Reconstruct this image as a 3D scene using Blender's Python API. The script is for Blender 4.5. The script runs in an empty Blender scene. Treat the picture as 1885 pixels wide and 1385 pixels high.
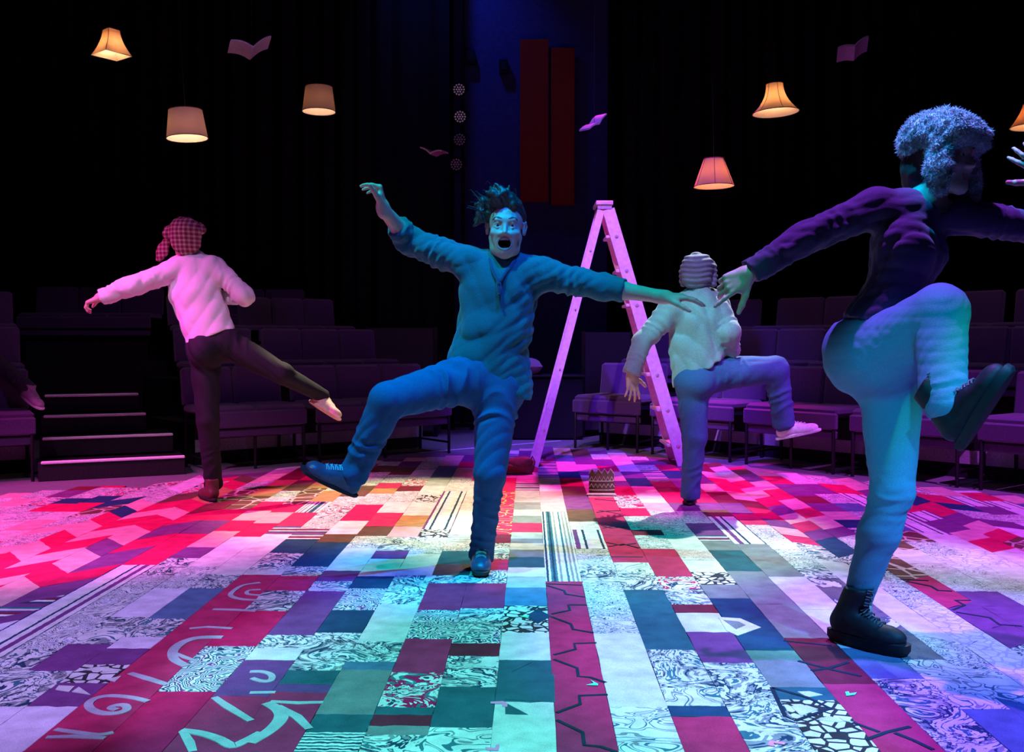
import bpy, math, random
import numpy as np
from mathutils import Vector, Matrix
C = bpy.context.scene.collection
PI = math.pi
rnd = random.Random(7)

# ---------------------------------------------------------------- camera
F = 1800.0
TH = math.atan(62.5 / F)
cam_d = bpy.data.cameras.new('camera')
cam = bpy.data.objects.new('camera', cam_d)
C.objects.link(cam)
cam_d.sensor_fit = 'HORIZONTAL'
cam_d.sensor_width = 36.0
cam_d.lens = 36.0 * F / 1885.0
cam.location = (0, 0, 1.0)
cam.rotation_euler = (PI / 2 - TH, 0, 0)
cam_d.clip_end = 100
bpy.context.scene.camera = cam

def P(px, py, Y):
    """point seen at photograph pixel px, py at depth Y"""
    a = (px - 942.5) / F
    b = (692.5 - py) / F
    t = Y / (math.cos(TH) + b * math.sin(TH))
    return np.array([t * a, Y, 1.0 + t * (-math.sin(TH) + b * math.cos(TH))])

def G(px, py, z=0.0):
    """point of the floor (height z) seen at a pixel"""
    a = (px - 942.5) / F
    b = (692.5 - py) / F
    t = (z - 1.0) / (-math.sin(TH) + b * math.cos(TH))
    return np.array([t * a, t * (math.cos(TH) + b * math.sin(TH)), z])

# ---------------------------------------------------------------- world, exposure, stage lights
sc = bpy.context.scene
w = bpy.data.worlds.new('dark_theatre')
sc.world = w
w.use_nodes = True
w.node_tree.nodes['Background'].inputs[0].default_value = (0.15, 0.12, 0.6, 1)
w.node_tree.nodes['Background'].inputs[1].default_value = 0.010
sc.view_settings.view_transform = 'Standard'
sc.view_settings.look = 'None'
sc.view_settings.exposure = 0.0
sc.view_settings.gamma = 1.0
sc.view_settings.use_curve_mapping = False

def spot(name, loc, target, col, power, deg, blend=0.35, radius=0.06):
    l = bpy.data.lights.new(name, 'SPOT')
    l.color = col
    l.energy = power
    l.spot_size = math.radians(deg)
    l.spot_blend = blend
    l.shadow_soft_size = radius
    o = bpy.data.objects.new(name, l)
    C.objects.link(o)
    o.location = loc
    d = Vector(target) - Vector(loc)
    o.rotation_euler = d.to_track_quat('-Z', 'Y').to_euler()
    return o

LIGHTS = [
    # name, from, at, colour, watts, cone, blend, radius
    ('cyan_front_light', (0.5, -0.9, 5.2), (0.02, 2.66, 0), (0.15, 0.86, 0.93), 3200, 20, 0.3, 0.05),
    ('cyan_key_light', (-1.3, 2.7, 5.7), (-0.08, 4.22, 1.1), (0.0, 0.64, 0.74), 1500, 22, 0.4, 0.06),
    ('blue_key_light', (0.5, 2.4, 5.8), (-0.2, 4.15, 0.35), (0.0, 0.14, 1.0), 2000, 16, 0.6, 0.06),
    ('purple_face_light', (-3.0, 2.2, 2.6), (-0.05, 4.2, 1.4), (0.40, 0.22, 1.0), 60, 14, 0.6, 0.06),
    ('pink_left_light', (-5.5, 3.6, 5.6), (-2.7, 5.5, 0), (1.0, 0.01, 0.62), 3100, 34, 0.5, 0.06),
    ('pale_pink_light', (-3.6, 1.6, 5.6), (-2.5, 5.3, 0.4), (0.95, 0.50, 1.0), 950, 31, 0.6, 0.06),
    ('lavender_front_light', (-3.6, 0.3, 5.6), (-1.85, 3.3, 0), (0.46, 0.34, 1.0), 2700, 24, 0.5, 0.06),
    ('warm_centre_light', (-0.5, 9.0, 6.4), (-0.65, 5.9, 0), (1.0, 0.84, 0.52), 3900, 20, 0.5, 0.08),
    ('white_centre_light', (2.2, 9.2, 6.6), (0.60, 5.15, 0), (0.80, 0.97, 0.90), 4700, 17, 0.55, 0.06),
    ('white_right_light', (3.4, 8.2, 6.2), (1.55, 3.95, 0), (0.60, 0.64, 1.0), 2700, 15, 0.6, 0.06),
    ('violet_back_light', (0.6, 5.0, 6.2), (0.85, 8.6, 0), (0.22, 0.04, 1.0), 3000, 26, 0.5, 0.06),
    ('magenta_back_light', (1.7, 10.6, 6.3), (1.1, 7.1, 0), (1.0, 0.02, 0.65), 3400, 24, 0.6, 0.06),
    ('lilac_right_light', (4.6, 2.6, 6.0), (2.7, 5.7, 0), (0.62, 0.08, 1.0), 3300, 32, 0.6, 0.06),
    ('blue_right_light', (3.4, 0.2, 5.4), (1.80, 2.75, 0.0), (0.05, 0.12, 1.0), 3400, 19, 0.4, 0.06),
    ('green_right_light', (2.9, 1.0, 4.2), (1.22, 3.12, 0.32), (0.02, 1.0, 0.22), 520, 8, 0.4, 0.04),
    ('sky_right_light', (0.0, -1.0, 3.0), (1.28, 3.0, 0.82), (0.0, 0.48, 0.90), 680, 8.5, 0.5, 0.06),
    ('hat_right_light', (0.1, 3.2, 5.2), (1.43, 3.2, 1.66), (0.0, 0.46, 1.0), 1900, 7, 0.4, 0.05),
    ('hand_teal_light', (0.2, 1.0, 4.6), (0.66, 3.25, 1.08), (0.02, 0.9, 0.75), 360, 6, 0.5, 0.05),
    ('purple_top_right_light', (0.9, 3.5, 5.8), (1.05, 3.2, 1.3), (0.36, 0.10, 1.0), 2400, 24, 0.6, 0.06),
    ('teal_back_man_light', (-1.2, 2.2, 4.6), (1.12, 5.9, 0.95), (0.02, 0.9, 0.70), 1300, 7, 0.7, 0.06),
    ('lavender_back_man_light', (0.4, 3.0, 5.2), (1.1, 5.9, 1.0), (0.42, 0.40, 1.0), 900, 14, 0.5, 0.06),
    ('violet_house_light', (0.4, 5.6, 6.5), (1.1, 9.4, 0.5), (0.16, 0.07, 1.0), 1300, 34, 0.8, 0.2),
    ('magenta_house_light', (-1.0, 3.2, 6.5), (-2.6, 8.2, 0.4), (0.50, 0.12, 0.85), 230, 50, 0.8, 0.2),
    ('purple_house_light', (2.0, 3.2, 6.5), (3.2, 7.4, 0.4), (0.38, 0.12, 1.0), 220, 50, 0.8, 0.2),
    ('gap_violet_light', (0.3, 8.0, 6.2), (-0.1, 9.7, 0), (0.20, 0.16, 1.0), 700, 20, 0.6, 0.08),
    ('blue_wall_light', (-1.1, 10.9, 6.6), (-0.75, 12.1, 4.9), (0.03, 0.10, 1.0), 150, 70, 0.9, 0.1),
    ('ladder_pink_light', (-1.2, 3.4, 5.8), (0.75, 7.8, 1.5), (1.0, 0.50, 0.90), 820, 16, 0.6, 0.06),
]
for a in LIGHTS:
    spot(*a)

# ---------------------------------------------------------------- helpers
def tag(o, label=None, cat=None, group=None, kind=None):
    if label: o['label'] = label
    if cat: o['category'] = cat
    if group: o['group'] = group
    if kind: o['kind'] = kind
    return o

def empty(name, loc=(0, 0, 0), rz=0.0, label=None, cat=None, group=None, kind=None):
    o = bpy.data.objects.new(name, None)
    C.objects.link(o)
    o.location = tuple(float(v) for v in loc)
    o.rotation_euler = (0, 0, rz)
    o.empty_display_size = 0.1
    return tag(o, label, cat, group, kind)

def link_mesh(name, me, parent=None, mats=()):
    o = bpy.data.objects.new(name, me)
    for m in mats:
        me.materials.append(m)
    C.objects.link(o)
    if parent: o.parent = parent
    return o

class MB:
    """collects shapes into one mesh"""
    def __init__(s):
        s.v = []; s.f = []; s.m = []; s.mi = 0
    def add(s, vs, fs):
        n = len(s.v)
        s.v += [tuple(float(c) for c in p) for p in vs]
        s.f += [tuple(i + n for i in f) for f in fs]
        s.m += [s.mi] * len(fs)
        return s
    def box(s, x0, x1, y0, y1, z0, z1, M=None, bev=0.0):
        if bev <= 0:
            vs = [(x0,y0,z0),(x1,y0,z0),(x1,y1,z0),(x0,y1,z0),(x0,y0,z1),(x1,y0,z1),(x1,y1,z1),(x0,y1,z1)]
            fs = [(0,3,2,1),(4,5,6,7),(0,1,5,4),(1,2,6,5),(2,3,7,6),(3,0,4,7)]
        else:
            b = min(bev, (x1-x0)/2.01, (y1-y0)/2.01, (z1-z0)/2.01)
            vs = []; fs = []
            levels = [(z0, b), (z0 + b, 0), (z1 - b, 0), (z1, b)]
            for z, i in levels:
                X0, X1, Y0, Y1 = x0 + i, x1 - i, y0 + i, y1 - i
                q = b * 0.6 if i == 0 else b * 0.3
                vs += [(X0+q,Y0,z),(X1-q,Y0,z),(X1,Y0+q,z),(X1,Y1-q,z),(X1-q,Y1,z),(X0+q,Y1,z),(X0,Y1-q,z),(X0,Y0+q,z)]
            for l in range(3):
                for k in range(8):
                    a = l*8+k; c = l*8+(k+1) % 8
                    fs.append((a, c, c+8, a+8))
            fs.append(tuple(range(7, -1, -1))); fs.append(tuple(range(24, 32)))
        if M is not None:
            vs = [tuple(M @ Vector(p)) for p in vs]
        return s.add(vs, fs)
    def tube(s, pts, r, n=8, closed=False, cap=True):
        pts = [Vector([float(c) for c in p]) for p in pts]
        rs = r if isinstance(r, (list, tuple)) else [r] * len(pts)
        vs = []; fs = []
        prev = None
        N = len(pts)
        for i, p in enumerate(pts):
            if closed: t = pts[(i+1) % N] - pts[i-1]
            else: t = pts[min(i+1, N-1)] - pts[max(i-1, 0)]
            t.normalize()
            if prev is None:
                a = Vector((0, 0, 1)) if abs(t.z) < 0.9 else Vector((1, 0, 0))
                u = t.cross(a).normalized()
            else:
                u = (prev - t * prev.dot(t)).normalized()
            prev = u
            w_ = t.cross(u)
            for k in range(n):
                an = 2 * PI * k / n
                vs.append(p + (u * math.cos(an) + w_ * math.sin(an)) * rs[i])
        for i in range(N if closed else N - 1):
            for k in range(n):
                a = i*n+k; b = i*n+(k+1) % n
                c = ((i+1) % N)*n+(k+1) % n; d = ((i+1) % N)*n+k
                fs.append((a, b, c, d))
        if cap and not closed:
            fs.append(tuple(range(n-1, -1, -1))); fs.append(tuple(range((N-1)*n, N*n)))
        return s.add(vs, fs)
    def lathe(s, prof, n=32, c=(0, 0, 0), close=False):
        vs = []; fs = []
        for r, z in prof:
            for k in range(n):
                an = 2 * PI * k / n
                vs.append((c[0]+r*math.cos(an), c[1]+r*math.sin(an), c[2]+z))
        L = len(prof)
        for i in range(L if close else L-1):
            j = (i+1) % L
            for k in range(n):
                fs.append((i*n+k, i*n+(k+1) % n, j*n+(k+1) % n, j*n+k))
        return s.add(vs, fs)
    def build(s, name, mats, parent=None, smooth=False):
        me = bpy.data.meshes.new(name)
        me.from_pydata(s.v, [], s.f)
        if not isinstance(mats, (list, tuple)): mats = [mats]
        o = link_mesh(name, me, parent, mats)
        if len(mats) > 1:
            me.polygons.foreach_set('material_index', s.m)
        if smooth:
            me.polygons.foreach_set('use_smooth', [True] * len(me.polygons))
            try: me.set_sharp_from_angle(angle=math.radians(40))
            except Exception: pass
        me.update()
        return o

# ---------------------------------------------------------------- materials
def new_mat(name):
    m = bpy.data.materials.new(name)
    m.use_nodes = True
    nt = m.node_tree
    b = nt.nodes['Principled BSDF']
    return m, nt, b

def node(nt, typ, **kw):
    n = nt.nodes.new(typ)
    for k, v in kw.items():
        if k.startswith('i_'):
            n.inputs[k[2:].replace('_', ' ')].default_value = v
        else:
            setattr(n, k, v)
    return n

def basic(name, col, rough=0.7, metal=0.0, nscale=60, namp=0.15, bump=0.15, spec=0.3, sheen=0.0, emit=None, estr=0.0, dist=0.002):
    m, nt, b = new_mat(name)
    tc = node(nt, 'ShaderNodeTexCoord')
    no = node(nt, 'ShaderNodeTexNoise')
    no.inputs['Scale'].default_value = nscale
    no.inputs['Detail'].default_value = 3
    nt.links.new(tc.outputs['Object'], no.inputs['Vector'])
    cr = node(nt, 'ShaderNodeValToRGB')
    cr.color_ramp.elements[0].position = 0.3
    cr.color_ramp.elements[1].position = 0.7
    cr.color_ramp.elements[0].color = tuple(c * (1 - namp) for c in col) + (1,)
    cr.color_ramp.elements[1].color = tuple(min(1, c * (1 + namp)) for c in col) + (1,)
    nt.links.new(no.outputs['Fac'], cr.inputs['Fac'])
    nt.links.new(cr.outputs['Color'], b.inputs['Base Color'])
    b.inputs['Roughness'].default_value = rough
    b.inputs['Metallic'].default_value = metal
    b.inputs['Specular IOR Level'].default_value = spec
    if sheen:
        b.inputs['Sheen Weight'].default_value = sheen
    if bump:
        bp = node(nt, 'ShaderNodeBump')
        bp.inputs['Strength'].default_value = bump
        bp.inputs['Distance'].default_value = dist
        nt.links.new(no.outputs['Fac'], bp.inputs['Height'])
        nt.links.new(bp.outputs['Normal'], b.inputs['Normal'])
    if emit:
        b.inputs['Emission Color'].default_value = tuple(emit) + (1,)
        b.inputs['Emission Strength'].default_value = estr
    return m

def pile(nt, b, col_socket):
    """carpet pile: fine fleck of the colour and a fine bump"""
    tc = node(nt, 'ShaderNodeTexCoord')
    n1 = node(nt, 'ShaderNodeTexNoise')
    n1.inputs['Scale'].default_value = 420
    n1.inputs['Detail'].default_value = 2
    nt.links.new(tc.outputs['Object'], n1.inputs['Vector'])
    n2 = node(nt, 'ShaderNodeTexNoise')
    n2.inputs['Scale'].default_value = 14
    n2.inputs['Detail'].default_value = 4
    nt.links.new(tc.outputs['Object'], n2.inputs['Vector'])
    ad = node(nt, 'ShaderNodeMath', operation='ADD')
    nt.links.new(n1.outputs['Fac'], ad.inputs[0]); nt.links.new(n2.outputs['Fac'], ad.inputs[1])
    mr = node(nt, 'ShaderNodeMapRange')
    mr.inputs['From Min'].default_value = 0.6; mr.inputs['From Max'].default_value = 1.4
    mr.inputs['To Min'].default_value = 0.62; mr.inputs['To Max'].default_value = 1.3
    nt.links.new(ad.outputs[0], mr.inputs['Value'])
    vm = node(nt, 'ShaderNodeVectorMath', operation='SCALE')
    nt.links.new(col_socket, vm.inputs[0]); nt.links.new(mr.outputs[0], vm.inputs['Scale'])
    nt.links.new(vm.outputs[0], b.inputs['Base Color'])
    bp = node(nt, 'ShaderNodeBump')
    bp.inputs['Strength'].default_value = 0.5; bp.inputs['Distance'].default_value = 0.003
    nt.links.new(n1.outputs['Fac'], bp.inputs['Height'])
    nt.links.new(bp.outputs['Normal'], b.inputs['Normal'])
    b.inputs['Roughness'].default_value = 0.95
    b.inputs['Specular IOR Level'].default_value = 0.05

def rug_plain(name, col):
    m, nt, b = new_mat(name)
    rgb = node(nt, 'ShaderNodeRGB')
    rgb.outputs[0].default_value = tuple(col) + (1,)
    pile(nt, b, rgb.outputs[0])
    return m

def coords(nt, scale=(1, 1, 1), rot=0.0, off=(0, 0, 0)):
    tc = node(nt, 'ShaderNodeTexCoord')
    mp = node(nt, 'ShaderNodeMapping')
    mp.inputs['Scale'].default_value = scale
    mp.inputs['Rotation'].default_value = (0, 0, rot)
    mp.inputs['Location'].default_value = off
    nt.links.new(tc.outputs['Object'], mp.inputs['Vector'])
    return mp.outputs[0]

def ramp(nt, fac, stops, interp='CONSTANT'):
    cr = node(nt, 'ShaderNodeValToRGB')
    e = cr.color_ramp.elements
    cr.color_ramp.interpolation = interp
    while len(e) < len(stops):
        e.new(0.5)
    for i, (p_, c) in enumerate(stops):
        e[i].position = p_
        e[i].color = tuple(c) + (1,)
    nt.links.new(fac, cr.inputs['Fac'])
    return cr.outputs['Color']

def rug_contour(name, cols, scale=9.0, dist=1.6, detail=2.0, lo=0.34, hi=0.68, sc3=(1, 1, 1), off=(0, 0, 0), rough=0.5):
    m, nt, b = new_mat(name)
    no = node(nt, 'ShaderNodeTexNoise')
    no.inputs['Scale'].default_value = scale
    no.inputs['Detail'].default_value = detail
    no.inputs['Roughness'].default_value = rough
    no.inputs['Distortion'].default_value = dist
    nt.links.new(coords(nt, sc3, 0, off), no.inputs['Vector'])
    wts = [1.25 if sum(c) > 1.2 else 0.85 if sum(c) < 0.5 else 1.0 for c in cols]
    tot = sum(wts); acc = 0; stops = []
    for i, c in enumerate(cols):
        stops.append((0.0 if i == 0 else lo + (hi - lo) * acc / tot, c)); acc += wts[i]
    pile(nt, b, ramp(nt, no.outputs['Fac'], stops))
    return m

def rug_bands(name, cols, freq, axis='Y', distort=0.0):
    """stripes across (Y) or along (X) the strip"""
    m, nt, b = new_mat(name)
    v = coords(nt)
    sx = node(nt, 'ShaderNodeSeparateXYZ')
    nt.links.new(v, sx.inputs[0])
    val = sx.outputs[axis]
    if distort:
        no = node(nt, 'ShaderNodeTexNoise')
        no.inputs['Scale'].default_value = 40
        nt.links.new(v, no.inputs['Vector'])
        mm = node(nt, 'ShaderNodeMath', operation='MULTIPLY_ADD')
        nt.links.new(no.outputs['Fac'], mm.inputs[0]); mm.inputs[1].default_value = distort
        nt.links.new(val, mm.inputs[2])
        val = mm.outputs[0]
    mu = node(nt, 'ShaderNodeMath', operation='MULTIPLY')
    nt.links.new(val, mu.inputs[0]); mu.inputs[1].default_value = freq
    fr = node(nt, 'ShaderNodeMath', operation='FRACT')
    nt.links.new(mu.outputs[0], fr.inputs[0])
    n = len(cols)
    pile(nt, b, ramp(nt, fr.outputs[0], [(i / n, c) for i, c in enumerate(cols)]))
    return m

def rug_cells(name, ca, cb, scale, width=0.06, sc3=(1, 1, 1)):
    m, nt, b = new_mat(name)
    vo = node(nt, 'ShaderNodeTexVoronoi', feature='DISTANCE_TO_EDGE')
    vo.inputs['Scale'].default_value = scale
    nt.links.new(coords(nt, sc3), vo.inputs['Vector'])
    pile(nt, b, ramp(nt, vo.outputs['Distance'], [(0, ca), (width, cb)]))
    return m

def rug_rings(name, cols, scale, freq):
    """medallions: rings round scattered centres"""
    m, nt, b = new_mat(name)
    vo = node(nt, 'ShaderNodeTexVoronoi', feature='F1')
    vo.inputs['Scale'].default_value = scale
    v = coords(nt)
    no = node(nt, 'ShaderNodeTexNoise')
    no.inputs['Scale'].default_value = 30; no.inputs['Detail'].default_value = 1
    nt.links.new(v, no.inputs['Vector'])
    nt.links.new(v, vo.inputs['Vector'])
    ad = node(nt, 'ShaderNodeMath', operation='MULTIPLY_ADD')
    nt.links.new(no.outputs['Fac'], ad.inputs[0]); ad.inputs[1].default_value = 0.25
    nt.links.new(vo.outputs['Distance'], ad.inputs[2])
    mu = node(nt, 'ShaderNodeMath', operation='MULTIPLY')
    nt.links.new(ad.outputs[0], mu.inputs[0]); mu.inputs[1].default_value = freq
    fr = node(nt, 'ShaderNodeMath', operation='FRACT')
    nt.links.new(mu.outputs[0], fr.inputs[0])
    n = len(cols)
    pile(nt, b, ramp(nt, fr.outputs[0], [(i / n, c) for i, c in enumerate(cols)]))
    return m

def plaid(name, ca, cb, cc, freq):
    m, nt, b = new_mat(name)
    v = coords(nt)
    sx = node(nt, 'ShaderNodeSeparateXYZ')
    nt.links.new(v, sx.inputs[0])
    outs = []
    for ax in 'XZ':
        mu = node(nt, 'ShaderNodeMath', operation='MULTIPLY')
        nt.links.new(sx.outputs[ax], mu.inputs[0]); mu.inputs[1].default_value = freq
        fr = node(nt, 'ShaderNodeMath', operation='FRACT')
        nt.links.new(mu.outputs[0], fr.inputs[0])
        outs.append(ramp(nt, fr.outputs[0], [(0, (0, 0, 0)), (0.45, (1, 1, 1)), (0.9, (0.3, 0.3, 0.3))]))
    mx = node(nt, 'ShaderNodeMixRGB'); mx.inputs[0].default_value = 0.5
    nt.links.new(outs[0], mx.inputs[1]); nt.links.new(outs[1], mx.inputs[2])
    c = ramp(nt, mx.outputs[0], [(0, ca), (0.35, cb), (0.75, cc)])
    nt.links.new(c, b.inputs['Base Color'])
    b.inputs['Roughness'].default_value = 0.9
    b.inputs['Specular IOR Level'].default_value = 0.1
    return m

# ---------------------------------------------------------------- signed distance modelling for bodies and clothes
def nrm(v):
    v = np.asarray(v, float)
    return v / (np.linalg.norm(v) + 1e-12)

class Prim:
    __slots__ = ('t', 'a', 'b', 'ra', 'rb', 'k', 'R', 'r', 'sq', 'cut', 'op', 'fold')
    def __init__(s, t, **kw):
        s.t = t; s.k = 0.02; s.cut = None; s.op = 1; s.sq = None; s.fold = None; s.R = None
        s.b = None; s.ra = s.rb = 0; s.r = None
        for k_, v in kw.items():
            setattr(s, k_, v)

def rc(a, b, ra, rb, k=0.02, sq=None, cut=None, op=1, fold=None):
    return Prim('rc', a=np.asarray(a, float), b=np.asarray(b, float), ra=ra, rb=rb, k=k, sq=sq, cut=cut, op=op, fold=fold)

def el(c, r, R=None, k=0.02, cut=None, op=1):
    return Prim('el', a=np.asarray(c, float), r=np.asarray(r, float), R=R, k=k, cut=cut, op=op)

def evprim(q, p):
    if q.t == 'rc':
        v = p - q.a
        ab = q.b - q.a
        if q.sq is not None:
            n, s_ = q.sq
            v = v + np.outer(v @ n, n) * (1.0 / s_ - 1.0)
            ab = ab + n * (ab @ n) * (1.0 / s_ - 1.0)
        L2 = ab @ ab + 1e-12
        t = np.clip((v @ ab) / L2, 0, 1)
        w_ = v - np.outer(t, ab)
        d = np.sqrt(np.einsum('ij,ij->i', w_, w_)) - (q.ra + (q.rb - q.ra) * t)
        if q.sq is not None:
            d = d * (0.5 + 0.5 * q.sq[1])
        if q.fold is not None:
            amp, lam, ph, t0, t1 = q.fold
            Ln = math.sqrt(L2)
            win = np.clip((t - t0) / 0.12 + 0.5, 0, 1) * np.clip((t1 - t) / 0.12 + 0.5, 0, 1)
            x_ = PI * t * Ln / lam + ph + 1.5 * np.sin(w_[:, 0] * 21 + ph) + 1.2 * np.sin(w_[:, 2] * 17 + w_[:, 1] * 13 + ph * 2) + 0.9 * np.sin(t * Ln * 31 + ph)
            mk = 0.5 + 0.5 * np.sin(w_[:, 0] * 26 + t * Ln * 37 + ph * 3) * np.sin(w_[:, 2] * 23 - t * Ln * 22 + w_[:, 1] * 19)
            d = d - amp * 1.3 * win * mk * (1 - 2 * np.abs(np.sin(x_)))
    else:
        v = p - q.a
        if q.R is not None:
            v = v @ q.R
        k0 = np.sqrt(((v / q.r) ** 2).sum(1))
        k1 = np.sqrt(((v / q.r ** 2) ** 2).sum(1)) + 1e-9
        d = np.where(k0 < 1e-4, -q.r.min(), k0 * (k0 - 1.0) / k1)
    if q.cut is not None:
        for (pt, n) in q.cut:
            d = np.maximum(d, (p - pt) @ n)
    return d

def evsdf(prims, p, disp=None):
    D = None
    for q in prims:
        d = evprim(q, p)
        if D is None:
            D = d if q.op == 1 else np.full(len(p), 1.0)
            continue
        k = q.k
        if q.op == 1:
            h = np.clip(0.5 + 0.5 * (D - d) / k, 0, 1)
            D = D + (d - D) * h - k * h * (1 - h)
        else:
            h = np.clip(0.5 - 0.5 * (D + d) / k, 0, 1)
            D = D + (-d - D) * h + k * h * (1 - h)
    if disp is not None:
        D = D + disp(p)
    return D

def axis_lines(lo, hi, h, zones):
    """grid lines from lo to hi, spacing h, finer inside zones [(a, b, hf)]"""
    out = [lo]
    while out[-1] < hi:
        x = out[-1]
        s_ = h
        for (a, b, hf) in zones:
            if a - 0.01 <= x <= b + 0.01:
                s_ = min(s_, hf)
        out.append(x + s_)
    n = len(out) - 1
    add = (-n) % 8
    for _ in range(add + 1):
        out.append(out[-1] + h)
    n = (len(out) - 1) // 8 * 8
    return np.array(out[:n + 1])

def sdf_mesh(name, prims, h, mats, parent=None, zones=(), disp=None, dmargin=0.006, color_fn=None):
    lo = np.full(3, 1e9); hi = np.full(3, -1e9)
    for q in prims:
        if q.op != 1: continue
        if q.t == 'rc':
            R_ = max(q.ra, q.rb)
            for c, r in ((q.a, R_), (q.b, R_)):
                lo = np.minimum(lo, c - r); hi = np.maximum(hi, c + r)
        else:
            R_ = q.r.max()
            lo = np.minimum(lo, q.a - R_); hi = np.maximum(hi, q.a + R_)
    lo -= 0.03; hi += 0.03
    L = [axis_lines(lo[i], hi[i], h, [(z[0][i], z[1][i], z[2]) for z in zones]) for i in range(3)]
    nb = [(len(l) - 1) // 8 for l in L]
    cen = [0.5 * (l[0:-1:8] + l[8::8]) for l in L]
    half = [0.5 * (l[8::8] - l[0:-1:8]) for l in L]
    ci = np.stack(np.meshgrid(*[np.arange(n) for n in nb], indexing='ij'), -1).reshape(-1, 3)
    cp = np.stack([cen[i][ci[:, i]] for i in range(3)], 1)
    hd = np.sqrt(sum(half[i][ci[:, i]] ** 2 for i in range(3)))
    vals = []
    for q in prims:
        vals.append(evprim(q, cp))
    D = evsdf(prims, cp)
    act = np.abs(D) < hd * 1.35 + 0.012 + dmargin
    ci = ci[act]; hd = hd[act]; D = D[act]
    V = np.stack(vals, 1)[act]
    keep = np.zeros(V.shape, bool)
    for j, q in enumerate(prims):
        if q.op == 1:
            keep[:, j] = V[:, j] < np.maximum(D, 0) + hd * 2.6 + q.k + dmargin + 0.01
        else:
            keep[:, j] = V[:, j] < hd * 1.6 + q.k + 0.01
    keep[:, 0] = True
    keys, inv = np.unique(keep, axis=0, return_inverse=True)
    inv = np.asarray(inv).reshape(-1)
    nB = len(ci)
    vals9 = np.empty((nB, 9, 9, 9), np.float32)
    ar = np.arange(9)
    for g in range(len(keys)):
        idx = np.nonzero(inv == g)[0]
        ps = [q for j, q in enumerate(prims) if keys[g, j]]
        for s0 in range(0, len(idx), 120):
            ii = idx[s0:s0 + 120]
            X = L[0][ci[ii, 0][:, None] * 8 + ar]
            Y = L[1][ci[ii, 1][:, None] * 8 + ar]
            Z = L[2][ci[ii, 2][:, None] * 8 + ar]
            n = len(ii)
            pp = np.empty((n, 9, 9, 9, 3))
            pp[..., 0] = X[:, :, None, None]; pp[..., 1] = Y[:, None, :, None]; pp[..., 2] = Z[:, None, None, :]
            vals9[ii] = evsdf(ps, pp.reshape(-1, 3), disp).reshape(n, 9, 9, 9)
    inside = vals9 < 0
    s8 = np.zeros((nB, 8, 8, 8), np.int8)
    for dx in (0, 1):
        for dy in (0, 1):
            for dz in (0, 1):
                s8 += inside[:, dx:dx+8, dy:dy+8, dz:dz+8]
    cb, cx, cy, cz = np.nonzero((s8 > 0) & (s8 < 8))
    NX, NY, NZ = [len(l) for l in L]
    gx = ci[cb, 0] * 8 + cx; gy = ci[cb, 1] * 8 + cy; gz = ci[cb, 2] * 8 + cz
    gid = (gx.astype(np.int64) * NY + gy) * NZ + gz
    # vertex = mean of edge crossings
    acc = np.zeros((len(cb), 3)); cnt = np.zeros(len(cb))
    corner = lambda c: vals9[cb, cx + c[0], cy + c[1], cz + c[2]].astype(float)
    cpos = lambda c: np.stack([L[0][gx + c[0]], L[1][gy + c[1]], L[2][gz + c[2]]], 1)
    cs = [(a, b, c) for a in (0, 1) for b in (0, 1) for c in (0, 1)]
    cv = {c: corner(c) for c in cs}; cpz = {c: cpos(c) for c in cs}
    for c in cs:
        for ax in range(3):
            if c[ax] == 0:
                c2 = tuple(1 if i == ax else c[i] for i in range(3))
                a = cv[c]; b = cv[c2]
                m = (a < 0) != (b < 0)
                t = np.where(m, a / np.where(m, a - b, 1.0), 0)
                acc += np.where(m[:, None], cpz[c] + (cpz[c2] - cpz[c]) * t[:, None], 0)
                cnt += m
    verts = acc / cnt[:, None]
    order = np.argsort(gid); sg = gid[order]
    def look(x, y, z):
        g = (x.astype(np.int64) * NY + y) * NZ + z
        k_ = np.clip(np.searchsorted(sg, g), 0, len(sg) - 1)
        return np.where(sg[k_] == g, order[k_], -1)
    quads = []
    for ax in range(3):
        a = inside[:, :8, :8, :8]
        sl = [slice(0, 8)] * 3; sl[ax] = slice(1, 9)
        b = inside[(slice(None),) + tuple(sl)]
        eb, ex, ey, ez = np.nonzero(a != b)
        X = ci[eb, 0] * 8 + ex; Y = ci[eb, 1] * 8 + ey; Z = ci[eb, 2] * 8 + ez
        fl = a[eb, ex, ey, ez]
        if ax == 0: cells = [(X, Y, Z), (X, Y-1, Z), (X, Y-1, Z-1), (X, Y, Z-1)]
        elif ax == 1: cells = [(X, Y, Z), (X, Y, Z-1), (X-1, Y, Z-1), (X-1, Y, Z)]
        else: cells = [(X, Y, Z), (X-1, Y, Z), (X-1, Y-1, Z), (X, Y-1, Z)]
        q = np.stack([look(*c) for c in cells], 1)
        ok = (q >= 0).all(1)
        q = q[ok]; fl = fl[ok]
        q = np.where(fl[:, None], q, q[:, ::-1])
        quads.append(q)
    quads = np.concatenate(quads)
    me = bpy.data.meshes.new(name)
    nv, nf = len(verts), len(quads)
    me.vertices.add(nv); me.vertices.foreach_set('co', verts.astype(np.float32).ravel())
    me.loops.add(nf * 4); me.loops.foreach_set('vertex_index', quads.astype(np.int32).ravel())
    me.polygons.add(nf)
    me.polygons.foreach_set('loop_start', np.arange(nf, dtype=np.int32) * 4)
    me.polygons.foreach_set('use_smooth', np.ones(nf, bool))
    if not isinstance(mats, (list, tuple)): mats = [mats]
    for m in mats: me.materials.append(m)
    if color_fn is not None:
        mid = verts[quads].mean(1)
        me.polygons.foreach_set('material_index', color_fn(mid).astype(np.int32))
    me.update(calc_edges=True)
    me.validate()
    o = bpy.data.objects.new(name, me)
    C.objects.link(o)
    if parent is not None:
        o.parent = parent
        me.transform(Matrix.Translation(-Vector(parent.location)))
    return o

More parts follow.
